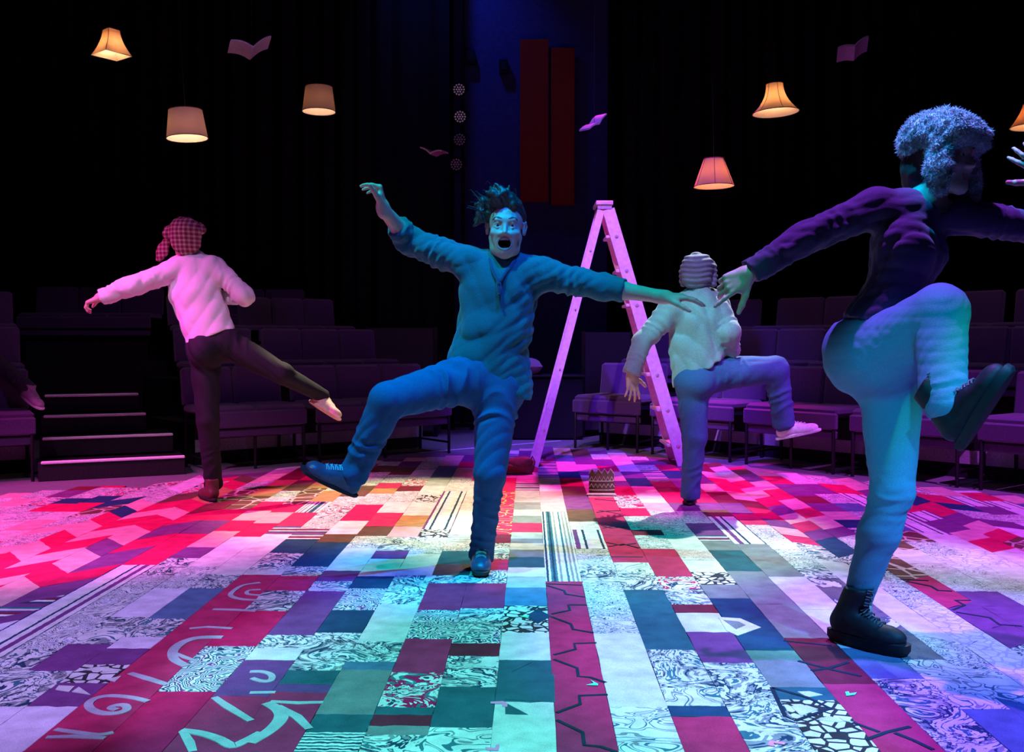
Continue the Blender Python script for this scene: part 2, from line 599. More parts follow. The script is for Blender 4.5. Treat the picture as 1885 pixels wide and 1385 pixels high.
def waves(seed, amp, freq, n=7, aniso=(1, 1, 1)):
    r = np.random.RandomState(seed)
    ks = r.normal(size=(n, 3)) * freq * np.asarray(aniso)
    ph = r.uniform(0, 6.28, n)
    def f(p):
        s_ = np.zeros(len(p))
        for i in range(n):
            s_ += np.sin(p @ ks[i] + ph[i])
        s_ /= math.sqrt(n)
        return amp * s_
    return f

def ridges(seed, amp, freq, n=5, aniso=(1, 1, 1)):
    """sharp-crested cloth folds"""
    r = np.random.RandomState(seed)
    ks = r.normal(size=(n, 3)) * freq * np.asarray(aniso)
    ph = r.uniform(0, 6.28, n)
    k2 = r.normal(size=(n, 3)) * freq * 0.5
    def f(p):
        s_ = np.zeros(len(p))
        for i in range(n):
            x = p @ ks[i] + ph[i] + 1.3 * np.sin(p @ k2[i])
            s_ += 1 - 2 * np.abs(np.sin(x * 0.5))
        return amp * s_ / math.sqrt(n)
    return f

def dfolds(seed, amp, lam, dir, n=4, loose=0.25):
    """cloth folds that run along dir, lam apart, broken up by slow noise"""
    r = np.random.RandomState(seed)
    d = nrm(dir)
    out = []
    for i in range(n):
        v = r.normal(size=3); v = nrm(v - d * (v @ d)) + d * r.uniform(-loose, loose)
        out.append((v * 2 * PI / (lam * r.uniform(0.7, 1.6)), r.uniform(0, 6.28), r.normal(size=3) * 9, r.normal(size=3) * 7, r.uniform(0, 6.28)))
    def f(p):
        s_ = np.zeros(len(p))
        for k, ph, k2, k3, p3_ in out:
            x = p @ k + ph + 1.6 * np.sin(p @ k2)
            m = np.clip(0.5 + 0.8 * np.sin(p @ k3 + p3_), 0, 1)
            s_ += m * (1 - 2 * np.abs(np.sin(x * 0.5)) ** 0.8)
        return amp * s_ / math.sqrt(n)
    return f

# ================================================================ the setting
M_floor = basic('grey_stage_floor', (0.16, 0.155, 0.17), 0.75, 0, 25, 0.12, 0.1)
M_wallblue = basic('dark_blue_painted_wall', (0.035, 0.045, 0.16), 0.9, 0, 20, 0.2, 0.1)
M_black = basic('black_drape_cloth', (0.006, 0.006, 0.008), 0.95, 0, 80, 0.3, 0.3)
M_blackpaint = basic('black_painted_timber', (0.012, 0.011, 0.014), 0.8, 0, 90, 0.4, 0.2)
M_nosing = basic('pale_metal_nosing', (0.85, 0.83, 0.83), 0.5, 0.0, 120, 0.1, 0.1)
M_fascia = basic('grey_riser_fascia', (0.42, 0.40, 0.44), 0.7, 0, 90, 0.3, 0.2)
M_redpanel = basic('dark_red_panel_cloth', (0.28, 0.03, 0.01), 0.95, 0, 150, 0.25, 0.3)
M_seat = basic('purple_seat_cloth', (0.085, 0.045, 0.13), 0.9, 0, 260, 0.35, 0.4, 0.15, 0.3)
M_tube = basic('black_steel_tube', (0.018, 0.016, 0.02), 0.45, 0.6, 90, 0.2, 0.0, 0.5)
M_white = basic('white_floor_paint', (0.75, 0.75, 0.75), 0.6)

mb = MB(); mb.box(-9, 9, -3, 14.5, -0.1, 0.0)
tag(mb.build('floor', M_floor), kind='structure')
mb = MB(); mb.box(-9, 9, -3, 14.5, 7.0, 7.1)
tag(mb.build('ceiling', M_blackpaint), kind='structure')
mb = MB(); mb.box(-9, 9, 12.6, 12.75, 0, 7.0)
tag(mb.build('wall_back', M_blackpaint), kind='structure')
mb = MB(); mb.box(-9.1, -9, -3, 12.6, 0, 7.0)
tag(mb.build('wall_left', M_black), kind='structure')
mb = MB(); mb.box(9, 9.1, -3, 12.6, 0, 7.0)
tag(mb.build('wall_right', M_black), kind='structure')
# the blue painted stretch of wall between the two seating banks
bw0 = P(833, 300, 11.9); bw1 = P(1118, 300, 12.2)
mb = MB(); mb.box(bw0[0], bw1[0], 12.2, 12.6, 0, 7.0)
tag(mb.build('wall_centre', M_wallblue), kind='structure')
mb = MB()
pa = G(770, 834, 0.001); pb = G(1032, 812, 0.001)
d = nrm(pb - pa); s_ = np.array([-d[1], d[0], 0]) * 0.022
mb.add([pa - s_, pb - s_, pb + s_, pa + s_], [(0, 1, 2, 3)])
mb.add([(x, y, 0.003) for x, y, z in (pa - s_, pb - s_, pb + s_, pa + s_)], [(0, 1, 2, 3)])
tag(mb.build('trim_1', M_white), kind='structure')

# curtains of black cloth
def curtain(x0, x1, y, z0, z1, label, seed, y1=None):
    r = random.Random(seed)
    n = int(abs(x1 - x0) / 0.035)
    if y1 is None: y1 = y
    vs = []; fs = []
    for i in range(n + 1):
        t = i / n
        x = x0 + (x1 - x0) * t
        yy = y + (y1 - y) * t + 0.055 * math.sin(i * 0.9 + 1.5 * math.sin(i * 0.13)) 
        vs += [(x, yy, z0), (x, yy + 0.01, z1), (x, yy + 0.02, z0), (x, yy + 0.03, z1)]
    for i in range(n):
        a = i * 4
        fs += [(a, a + 4, a + 5, a + 1), (a + 2, a + 3, a + 7, a + 6)]
    m = MB().add(vs, fs)
    o = m.build('stage_curtain', M_black, smooth=True)
    tag(o, label, 'curtain')
curtain(-8.8, bw0[0] - 0.02, 11.7, 0.0, 6.9, 'wide black drape hung behind the left bank of seats', 1)
curtain(bw1[0] + 0.15, 8.8, 12.0, 0.0, 6.9, 'wide black drape hung behind the right bank of seats', 2)

# red wall panel of two leaves
pr = empty('wall_panel', (P(1008, 230, 12.0)[0], 12.1, 1.5), 0, 'tall dark red panel of two leaves high on the blue wall', 'wall panel')
for xa, xb, ya, yb in ((957, 1010, 72, 372), (1014, 1058, 88, 378)):
    a = P(xa, yb, 12.1); b = P(xb, ya, 12.1)
    mb = MB(); mb.box(a[0] - pr.location.x, b[0] - pr.location.x, -0.02, 0.06, a[2] - 1.5, b[2] - 1.5, bev=0.01)
    mb.build('panel_leaf', M_redpanel, pr)
# small speaker box on the blue wall
for (px, py, lab) in ((866, 105, 'small black wall box above the lamp boom'), (927, 122, 'small black wall box left of the red panel top')):
    p = P(px, py, 12.1)
    e = empty('wall_box', p, 0, lab, 'wall box')
    mb = MB(); mb.box(-0.055, 0.055, -0.02, 0.10, -0.08, 0.08, bev=0.008)
    mb.build('box_body', M_tube, e)
    mb = MB(); mb.box(-0.035, 0.035, -0.028, -0.018, -0.05, 0.05, bev=0.004)
    mb.build('box_face', M_blackpaint, e)

# vertical boom of LED lamps
M_lens = basic('led_lens', (0.6, 0.5, 0.6), 0.2, 0, 50, 0.1, 0, emit=(0.55, 0.36, 0.62), estr=0.12)
M_lensd = basic('led_lens_dim', (0.4, 0.35, 0.42), 0.2, 0, 50, 0.1, 0, emit=(0.5, 0.36, 0.6), estr=0.015)
bx_ = P(851, 300, 11.2)
e = empty('lamp_boom', (bx_[0], 11.35, 0), 0, 'thin black vertical boom carrying four round lamps at the wall edge', 'lamp stand')
mb = MB(); mb.tube([(0, 0, 0.0), (0, 0, 5.3)], 0.024, 8); mb.build('boom_pole', M_tube, e)
mb = MB(); mb.lathe([(0.0, 0.03), (0.25, 0.03), (0.27, 0.0)], 20); mb.build('boom_base', M_tube, e)
lamps = [(845, 165, 1), (847, 215, 1), (846, 257, 2), (840, 303, 2)]
labs = ['topmost round lamp on the boom, lit lens dots', 'second round lamp down the boom, lit lens dots',
        'third round lamp down the boom, dim lens', 'lowest round lamp on the boom, nearly dark lens']
for (px, py, st), lab in zip(lamps, labs):
    p = P(px, py, 11.1)
    e = empty('stage_lamp', p, 0, lab, 'stage lamp', 'round lamps on the boom')
    mb = MB(); mb.lathe([(0.0, 0.20), (0.05, 0.20), (0.078, 0.15), (0.085, 0.0), (0.080, 0.0), (0.078, 0.01), (0.0, 0.012)], 24)
    mb.v = [(x, z, y) for x, y, z in mb.v]
    mb.build('lamp_can', M_tube, e, True)
    mb = MB()
    pts = [(0, 0)] + [(0.028 * math.cos(PI / 3 * k), 0.028 * math.sin(PI / 3 * k)) for k in range(6)] + [(0.056 * math.cos(PI / 6 * k), 0.056 * math.sin(PI / 6 * k)) for k in range(12)]
    for (x, z) in pts:
        m2 = [(x + 0.0105 * math.cos(PI / 4 * k), -0.004, z + 0.0105 * math.sin(PI / 4 * k)) for k in range(8)]
        mb.add(m2 + [(x, -0.010, z)], [(k, (k + 1) % 8, 8) for k in range(8)])
    o = mb.build('lens_dots', M_lens if st == 1 else M_lensd, e)
    o['kind'] = 'stuff'
    mb = MB(); mb.tube([(-0.10, 0.08, 0.0), (-0.10, 0.09, 0.06), (0, 0.1, 0.11), (0.10, 0.09, 0.06), (0.10, 0.08, 0)], 0.006, 6)
    mb.build('yoke', M_tube, e)

# ---------------------------------------------------------------- seating banks
def seg_frame(a, b):
    """frame of a row that runs from a to b: x along it, y away from the stage"""
    a = np.array(a, float); b = np.array(b, float)
    d = nrm(b - a)
    n = np.array([-d[1], d[0]])
    return a, b, d, n

def seat_bench(a, b, z, n, label, group, legs=True):
    """upholstered bench of n tip-down seats from floor point a to b, its back away from the stage"""
    a, b, d, nn = seg_frame(a, b)
    W = np.linalg.norm(b - a)
    rz = math.atan2(d[1], d[0])
    e = empty('seat_bench', (a[0], a[1], z), rz, label, 'bench', group)
    sw = W / n
    for i in range(n):
        x0 = i * sw + 0.012; x1 = (i + 1) * sw - 0.012
        mb = MB(); mb.box(x0, x1, 0.03, 0.50, 0.435, 0.505, bev=0.022)
        mb.build('seat_cushion', M_seat, e, True)
        mb = MB()
        Mx = Matrix.Translation((0, 0.50, 0.50)) @ Matrix.Rotation(math.radians(-8), 4, 'X')
        mb.box(x0, x1, -0.03, 0.045, -0.02, 0.30, Mx, bev=0.022)
        mb.build('backrest', M_seat, e, True)
    mb = MB(); mb.box(0.005, W - 0.005, 0.005, 0.045, 0.335, 0.462, bev=0.012); mb.build('front_panel', M_seat, e, True)
    mb = MB(); mb.box(0.02, W - 0.02, 0.03, 0.07, 0.262, 0.325, bev=0.01); mb.build('lower_panel', M_seat, e, True)
    if legs:
        for x in (0.03, W - 0.03):
            mb = MB()
            mb.tube([(x, 0.02, 0), (x, 0.02, 0.40), (x, 0.04, 0.43), (x, 0.46, 0.43), (x, 0.49, 0.40), (x, 0.50, 0)], 0.013, 6)
            mb.build('leg_frame', M_tube, e, True)
            mb = MB(); mb.tube([(x, 0.02, 0.10), (x, 0.50, 0.10)], 0.010, 6); mb.build('stretcher', M_tube, e, True)
        mb = MB(); mb.tube([(W * 0.5, 0.06, 0.27), (W * 0.5, 0.06, 0.0)], 0.012, 6); mb.build('middle_leg', M_tube, e, True)
    else:
        mb = MB(); mb.box(0.06, W - 0.06, 0.10, 0.46, 0.0, 0.44); mb.build('bench_base', M_blackpaint, e)
    return e

def platform(a, b, z0, z1, depth, name='trim_2', fascia=True):
    a, b, d, nn = seg_frame(a, b)
    W = np.linalg.norm(b - a); rz = math.atan2(d[1], d[0])
    mb = MB(); mb.box(0, W, 0, depth, 0, z1)
    o = mb.build(name, M_blackpaint); o.location = (a[0], a[1], 0); o.rotation_euler = (0, 0, rz); o['kind'] = 'structure'
    if fascia:
        mb = MB(); mb.box(0, W, -0.012, 0.0, z1 - 0.225, z1 - 0.125)
        f = mb.build('trim_3', M_fascia); f.location = (a[0], a[1], 0); f.rotation_euler = (0, 0, rz); f['kind'] = 'structure'

RISE = 0.33; DEEP = 0.86
def off(p, n, k):
    return (p[0] + n[0] * k, p[1] + n[1] * k)

# right bank, from the gap to the right edge: front corners of the units on the floor
R1 = [(0.52, 9.22), (1.18, 8.72), (1.85, 8.02), (2.46, 7.28), (3.10, 6.62), (3.62, 5.92)]
where_r = ['at the gap by the ladder', 'just right of the ladder', 'behind the man with the raised knee', 'behind the white shoe', 'at the far right behind the dark boot']
nr = nrm((0.68, 0.73))
rows_word = ['front-row', 'second-row', 'third-row']
for r in range(3):
    for i in range(5):
        a0, b0 = R1[i], R1[i + 1]
        g = 0.05
        dd = nrm(np.array(b0) - np.array(a0))
        n_ = np.array([-dd[1], dd[0]])
        a1 = np.array(a0) + dd * g; b1 = np.array(b0) - dd * g
        sp = r * DEEP
        nrm_i = lambda j: nrm(np.array([0.60 + 0.07 * j, 0.80 - 0.10 * j]))
        A = a1 + nrm_i(i) * sp; B = b1 + nrm_i(i + 1) * sp
        seat_bench(A, B, r * RISE, 2, '%s purple bench of two seats %s' % (rows_word[r], where_r[i]), '%s benches of the right seating bank' % rows_word[r], legs=(r == 0))
        if r < 2:
            A2 = np.array(a0) + nrm_i(i) * (sp + 0.58); B2 = np.array(b0) + nrm_i(i + 1) * (sp + 0.58)
            platform(A2, B2, 0, (r + 1) * RISE, DEEP + 0.25)
# left bank
L1 = [(-2.36, 7.36), (-1.62, 7.93), (-0.50, 8.80)]
where_l = ['right of the aisle steps', 'nearest the gap in the middle']
for r in range(3):
    for i in range(2):
        a0, b0 = L1[i], L1[i + 1]
        dd = nrm(np.array(b0) - np.array(a0))
        nrm_i = lambda j: nrm(np.array([-0.36 - 0.12 * j, 0.93 - 0.08 * j]))
        A = np.array(a0) + dd * 0.04 + nrm_i(i) * r * DEEP
        B = np.array(b0) - dd * 0.04 + nrm_i(i + 1) * r * DEEP
        seat_bench(A, B, r * RISE, 2 if i == 0 else 3, '%s purple bench %s' % (rows_word[r], where_l[i]), '%s benches of the left seating bank' % rows_word[r], legs=(r == 0))
        if r < 2:
            A2 = np.array(a0) + nrm_i(i) * (r * DEEP + 0.58); B2 = np.array(b0) + nrm_i(i + 1) * (r * DEEP + 0.58)
            platform(A2, B2, 0, (r + 1) * RISE, DEEP + 0.25)
# left of the aisle
e0 = np.array([-3.40, 6.98]); e1 = np.array([-4.55, 6.30])
nl = nrm((-0.5, 0.86))
for r in range(3):
    A = e1 + nl * r * DEEP; B = e0 + nl * r * DEEP
    seat_bench(A, B, r * RISE, 2, '%s purple bench left of the aisle steps, cut by the frame' % rows_word[r], 'benches left of the aisle', legs=(r == 0))
    if r < 2:
        platform(e1 + nl * (r * DEEP + 0.58), e0 + nl * (r * DEEP + 0.58), 0, (r + 1) * RISE, DEEP + 0.25)
# third-row benches beyond the top of the aisle
for k, (xa, xb, lab) in enumerate(((-5.1, -3.75, 'high back-row purple bench above the aisle steps'), (-3.65, -2.3, 'high back-row purple bench behind the man in the white shirt'))):
    seat_bench((xa, 10.05 + 0.45 * k), (xb, 10.15 + 0.5 * k), 0.80, 3, lab, 'benches across the head of the aisle', legs=False)
mb = MB(); mb.box(-5.4, -2.2, 9.95, 11.5, 0, 0.80)
tag(mb.build('trim_4', M_blackpaint), kind='structure')

# aisle steps with pale nosings
s0 = G(70, 888); s1 = G(341, 874)
dd = nrm((s1 - s0)[:2]); nn = np.array([-dd[1], dd[0]])
st = empty('aisle_steps', (s0[0], s0[1], 0), math.atan2(dd[1], dd[0]), 'black aisle steps with four pale metal nosings', 'steps')
W0 = np.linalg.norm((s1 - s0)[:2])
for k in range(4):
    hgt = 0.145 * (k + 1)
    y0 = 0.30 * k
    wr = [W0, W0 - 0.06, W0 - 0.24, W0 - 0.28][k]
    mb = MB(); mb.box(0.0, wr, y0 + 0.012, y0 + 0.55, 0.0 if k == 0 else hgt - 0.145, hgt - 0.012, bev=0.004)
    mb.build('step', M_blackpaint, st)
    mb = MB(); mb.box(0.02, wr, y0, y0 + 0.035, hgt - 0.022, hgt, bev=0.006)
    mb.build('nosing', M_nosing, st)

# low side panels that end the banks
M_sidep = basic('dark_grey_side_panel', (0.045, 0.04, 0.05), 0.85, 0, 90, 0.25, 0.1)
for (xa, xb, yt, yb, Y, lab) in ((675, 803, 604, 700, 10.3, 'dark grey end panel at the top of the left seating bank'), (1072, 1165, 612, 720, 10.4, 'dark grey end panel at the top of the right seating bank')):
    a = P(xa, yb, Y); b = P(xb, yt, Y)
    e = empty('side_panel', ((a[0] + b[0]) / 2, Y, 0), 0, lab, 'panel')
    wd = (b[0] - a[0]) / 2
    mb = MB(); mb.box(-wd, wd, 0, 0.05, 0.06, b[2], bev=0.006); mb.build('panel_board', M_sidep, e)
    mb = MB(); mb.box(wd - 0.03, wd + 0.012, -0.012, 0.062, 0.0, b[2] + 0.015, bev=0.004); mb.build('panel_post', M_tube, e)
    mb = MB(); mb.box(-wd - 0.012, -wd + 0.03, -0.012, 0.062, 0.0, b[2] + 0.015, bev=0.004); mb.build('panel_post', M_tube, e)

# black box with a cushion on it, behind the man in the middle
pb = P(1012, 700, 10.0)
e = empty('draped_box', (pb[0] - 0.02, 10.0, 0), 0, 'black draped box in the gap between the seating banks', 'box')
mb = MB(); mb.box(-0.36, 0.36, -0.05, 0.45, 0, 0.64, bev=0.02); mb.build('box_drape', M_black, e)
mb = MB(); mb.box(-0.38, 0.38, -0.07, 0.47, 0.64, 0.665, bev=0.008); mb.build('box_lid', M_blackpaint, e)
M_cush = basic('purple_cushion_cloth', (0.30, 0.20, 0.30), 0.9, 0, 200, 0.2, 0.3, 0.1, 0.2)
cu = P(955, 676, 10.0)
def cushion(name, c, sx, sy, sz, m, rz=0):
    vs = []; fs = []; N = 14
    for s_ in (1, -1):
        for i in range(N + 1):
            for j in range(N + 1):
                u = -1 + 2 * i / N; v = -1 + 2 * j / N
                h = (max(0, 1 - u ** 4) * max(0, 1 - v ** 4)) ** 0.5
                pin = 1 - 0.10 * (1 - abs(u)) * 0 - 0.08 * (u * u * v * v < 0.2) * 0
                x = u * (1 - 0.07 * (1 - v * v)); y = v * (1 - 0.07 * (1 - u * u))
                vs.append((x * sx, y * sy, s_ * h * sz * (1 + 0.06 * math.sin(5 * u + 3 * v))))
    for s_ in range(2):
        b = s_ * (N + 1) ** 2
        for i in range(N):
            for j in range(N):
                q = (b + i * (N + 1) + j, b + (i + 1) * (N + 1) + j, b + (i + 1) * (N + 1) + j + 1, b + i * (N + 1) + j + 1)
                fs.append(q if s_ == 0 else q[::-1])
    m_ = MB().add(vs, fs)
    o = m_.build(name, m, smooth=True)
    o.location = c; o.rotation_euler = (0, 0, rz)
    return o
o = cushion('cushion', (cu[0] + 0.02, 10.12, 0.665 + 0.085), 0.23, 0.18, 0.085, M_cush)
tag(o, 'plump purple cushion on the black box behind the central man', 'cushion')
mb = MB()
mb.tube([(0.215 * sx_, 0.165 * sy_, 0) for sx_, sy_ in ((-1, -1), (1, -1), (1, 1), (-1, 1))], 0.005, 5, closed=True)
mb.build('piping', M_cush, o)

# ---------------------------------------------------------------- the patchwork rug
C_ = (0.66, 0.63, 0.58)
PAL = {
 'C': (0.60, 0.57, 0.52), 'R': (0.54, 0.014, 0.085), 'M': (0.17, 0.02, 0.04), 'P': (0.17, 0.05, 0.17), 'N': (0.020, 0.055, 0.11),
 'D': (0.030, 0.10, 0.125), 'G': (0.20, 0.20, 0.20), 'B': (0.13, 0.065, 0.045), 'T': (0.44, 0.22, 0.09),
 'L': (0.66, 0.58, 0.64), 'U': (0.10, 0.16, 0.26), 'K': (0.62, 0.33, 0.34), 'g': (0.36, 0.37, 0.34), 'r': (0.46, 0.03, 0.10),
}
RM = {k: rug_plain('rug_' + k, v) for k, v in PAL.items() if k != 'g'}
RM['g'] = rug_plain('rug_pale_grey', PAL['g'])
RM['r'] = rug_plain('rug_soft_red', PAL['r'])
nav, tea, dk = (0.02, 0.05, 0.09), (0.05, 0.15, 0.18), (0.04, 0.03, 0.035)
mid = (0.24, 0.25, 0.25)
RM['O'] = rug_contour('rug_ornate', [C_, tea, C_, mid, nav, C_, tea, C_], 6.5, 0.9, 4.0, rough=0.62)
RM['Q'] = rug_contour('rug_ornate_fine', [C_, nav, C_, tea, C_, mid, C_, nav, C_], 13.0, 0.8, 4.0, 0.36, 0.66, (1, 1.6, 1))
RM['W'] = rug_contour('rug_ornate_red', [PAL['R'], C_, nav, C_, PAL['R'], tea, C_, PAL['M']], 8.0, 0.9, 4.0, rough=0.6)
RM['S'] = rug_contour('rug_scroll', [C_, C_, mid, C_, tea, C_, C_], 6.0, 3.4, 0.5, 0.30, 0.70)
RM['F'] = rug_contour('rug_faint_lace', [C_, (0.46, 0.42, 0.40), C_, (0.3, 0.25, 0.24), C_, (0.46, 0.42, 0.40), C_], 13.0, 2.4, 2.5, 0.36, 0.66)
RM['A'] = rug_contour('rug_ragged', [C_, nav, C_, (0.30, 0.30, 0.42), C_, nav, C_], 8.0, 2.6, 4.0, 0.38, 0.64, (1.0, 0.55, 1), rough=0.65)
RM['a'] = rug_contour('rug_ragged_grey', [(0.16, 0.14, 0.15), (0.16, 0.14, 0.15), (0.10, 0.10, 0.14), C_, C_], 6.0, 1.0, 5.0, 0.40, 0.72, (1.4, 0.8, 1), rough=0.65)
RM['Y'] = rug_rings('rug_gold_rings', [PAL['r'], PAL['r'], (0.55, 0.36, 0.14), PAL['r'], PAL['r'], PAL['r']], 6.5, 3.0)
RM['E'] = rug_bands('rug_fine_stripes', [C_, tea, C_, nav], 28.0, 'Y', 0.02)
RM['H'] = rug_bands('rug_cross_bands', [PAL['P'], PAL['P'], nav, C_, PAL['M'], PAL['P'], C_, tea], 5.0, 'Y', 0.01)
RM['V'] = rug_bands('rug_long_stripes', [C_, C_, C_, nav, C_, C_, PAL['P'], PAL['P'], C_, C_, nav, PAL['L'], PAL['L'], C_], 6.2, 'X', 0.01)
RM['v'] = rug_bands('rug_border_stripes', [C_, tea, C_, mid, C_, mid, C_, C_, nav, C_, tea, nav, tea, C_, mid, C_], 6.5, 'X', 0.008)
RM['X'] = rug_cells('rug_lattice', (0.04, 0.035, 0.04), C_, 24.0, 0.10)
RM['c'] = rug_cells('rug_pale_grid', (0.45, 0.43, 0.52), C_, 22.0, 0.07)
RM['J'] = rug_cells('rug_crackle', (0.52, 0.44, 0.36), (0.14, 0.065, 0.045), 8.5, 0.045, (1, 0.8, 1))
RM['I'] = rug_rings('rug_medallions', [C_, tea, C_, PAL['P'], C_, nav, C_, tea], 5.0, 5.0)
KEYS = list(RM.keys())

RZ = -math.atan(32.5 / F)
rug = empty('patchwork_rug', (0, 0, 0), RZ, 'huge patchwork rug of red, cream and navy carpet strips covering the stage', 'rug')
cR, sR = math.cos(-RZ), math.sin(-RZ)
RUGZ = 0.009
def to_rug(px, py):
    g = G(px, py, RUGZ)
    return (cR * g[0] - sR * g[1], sR * g[0] + cR * g[1])
def v_of(py):
    return to_rug(975, py)[1]

edges = {0: 0.067}
for k in range(-1, -30, -1):
    edges[k] = edges[k + 1] - 0.160
left_fix = {-1: -0.095, -2: -0.257, -3: -0.415, -4: -0.571, -5: -0.730, -6: -0.890, -7: -1.057, -8: -1.226, -9: -1.37, -10: -1.515, -11: -1.66, -12: -1.82}
edges.update(left_fix)
for k in range(-13, -30, -1):
    edges[k] = edges[k + 1] - 0.160
right_fix = {1: 0.217, 2: 0.376, 3: 0.535, 4: 0.694, 5: 0.852, 6: 1.008, 7: 1.165, 8: 1.30, 9: 1.42, 10: 1.555, 11: 1.695, 12: 1.86}
edges.update(right_fix)
for k in range(13, 31):
    edges[k] = edges[k - 1] + 0.160

bpx = [(-420, 985), (-200, 940), (0, 911), (61, 905), (104, 903), (191, 893), (282, 896), (349, 878), (430, 880), (479, 876), (507, 862), (588, 858), (693, 847), (822, 840), (905, 834), (1000, 822), (1080, 828), (1130, 834), (1300, 852), (1400, 868), (1500, 875), (1600, 886), (1750, 900), (1885, 915), (2100, 944), (2300, 985)]
bl = [to_rug(*p) for p in bpx]
bu = np.array([b[0] for b in bl]); bv = np.array([b[1] for b in bl])

TAB = {
 0: 'Z1070 v942 K905 L880 H850 P800',
 -1: 'C1293 D1215 C1165 X1115 U1082 g1062 C1045 D1026 G1012 C1000 G992 g980 r963 G950 g938 G925 g905 H890 K870 R858 P830',
 -2: 'S1340 D1265 O1208 M1185 I1160 O1120 r1074 O1050 r1030 O1000 M984 Y905 R880 K860 M850 H836',
 -3: 'O1355 G1338 M1317 D1303 W1238 r1177 I1124 r1074 O1060 B1040 D1015 Q1000 E985 C940 F915 C895 Q885 R872 H852',
 -4: 'E1350 D1317 G1235 U1220 O1182 C1114 O1060 C1020 Q990 X975 V905 F890 Q878 K862 R850 P838',
 -5: 'r1277 P1262 D1236 O1167 N1125 I1085 N1062 C1030 P1015 O990 K970 T950 C925 X912 C895 g880 U858 K848',
 -6: 'r1285 P1218 C1195 O1172 P1090 O1072 P1052 L1010 Q988 B970 r945 C925 Q905 M895 W880 L866 Q850',
 -7: 'R1277 I1193 R1127 O1090 r1062 O1045 N1000 B985 L975 C960 R930 Q910 T900 r890 Q875 B862 P850',
 -8: 'r1210 r1130 r1060 C1052 O1020 N995 H975 Q955 W930 Q915 B895 Q870 B858',
 -9: 'L1307 P1262 X1228 P1198 L1177 O1142 U1086 O1060 C1010 L985 H970 r945 v925 T905 Q885 T870',
 -10: 'L1307 O1240 P1190 O1140 L1086 A1045 C1015 L990 R965 K945 R930 J900 T878',
 -11: 'L1340 A1290 O1200 A1120 A1062 O1030 P1010 K980 R960 K942 R925 Q905 B885',
 -12: 'V1190 V1110 V1043 R1015 R985 P960 R940 J915 T885',
 -13: 'V1180 L1160 P1140 H1110 P1075 R1050 P1015 R990 P965 R945 M925 J900',
 -14: 'H1170 X1130 P1110 K1075 R1050 K1020 P1000 K975 R955 K940 R925 T900',
 -15: 'H1150 N1130 R1092 K1070 R1042 K1018 R995 K975 R955 K942 R925 B908',
 -16: 'P1130 R1095 K1065 N1050 R1028 K1005 R985 K965 R950 N938 K925 Q905',
 -17: 'R1100 K1050 R1030 K1010 Q985 K970 Q950 J935 N920 Q900',
 -18: 'Q1060 K1020 R1000 F980 K960 F945 R928 N915 W900',
 -19: 'F1040 Q1000 R980 F960 Q945 R930 N920 Q900',
 -20: 'R1020 Q990 W970 F950 Q935 W918 P905',
 -21: 'R1000 W970 Q950 F935 K920 Q905',
 -22: 'Q985 K955 F935 S920 K905',
 -23: 'Q980 K950 L930 K915 M900',
 -24: 'K960 W940 V920 P905', -25: 'Q950 V930 P915', -26: 'R940 Q925 P910', -27: 'M935 P920',
 1: 'S1300 C1165 Q1072 O1040 Q1010 V975 F960 B938 P912 B895 R880 N868 K850 U838',
 2: 'r1317 N1297 S1264 O1195 D1085 O1055 S1035 r1018 r985 r950 r915 K890 L875 P868 K855 P840',
 3: 'O1218 O1215 P1162 C1127 M1111 O1083 W1060 r1010 Q985 M975 Q950 R935 W912 R895 P885 K868 R858',
 4: 'X1285 D1262 G1195 N1100 G1075 X1052 C1030 F1010 C985 Q960 Q940 K925 C912 K895 N880 P868 L850',
 5: 'r1255 M1172 G1110 G1050 D1030 D1012 G995 H985 P962 Q940 P925 R905 M885 H865',
 6: 'O1245 U1190 C1120 C1060 G1030 G1000 V975 V950 B938 P925 r900 P880 N866 R855',
 7: 'U1300 S1210 a1125 a1062 O1040 Q1010 F990 Q965 r945 P925 M905 K890 P875',
 8: 'U1290 S1230 Q1170 C1060 C1030 O1000 r985 K970 P955 R935 M920 K905 R880 K868',
 9: 'U1310 S1250 c1175 c1110 Q1062 O1020 N990 P975 r960 K945 P930 R915 K897 R885 K872',
 10: 'C1230 O1180 P1150 P1110 Z1062 J1040 J1020 N1005 Q985 P970 K950 R935 K918 R900 K885 P872',
 11: 'L1200 P1150 P1112 P1085 F1060 F1035 C1010 J990 O970 N955 K940 P925 M912 P890',
 12: 'F1140 F1080 F1045 c1020 Q995 J975 U955 Q940 U925 Q908 P890',
 13: 'F1100 F1065 C1040 c1005 C980 V955 V930 V908 R890',
 14: 'V1070 C1040 C1010 R990 K975 P955 V940 R920 P900 K885',
 15: 'J1060 R1040 M1025 R1005 J990 R975 K960 P945 R925 N910 R895',
 16: 'R1040 J1025 R1010 J990 L970 P955 Q938 N925 R908',
 17: 'J1040 J1015 P1000 L975 L960 Q945 P930 V912 K895',
 18: 'J1020 N1005 L980 R965 P950 L935 V920 R905',
 19: 'K1010 F990 K970 P955 Q940 U925 K910', 20: 'R1000 L980 K965 R950 Q935 K920', 21: 'P990 K970 M955 K940 R920',
 22: 'M975 K955 R940 M925', 23: 'R960 K945 M930', 24: 'M955 K935', 25: 'R950 K935', 26: 'K945',
}
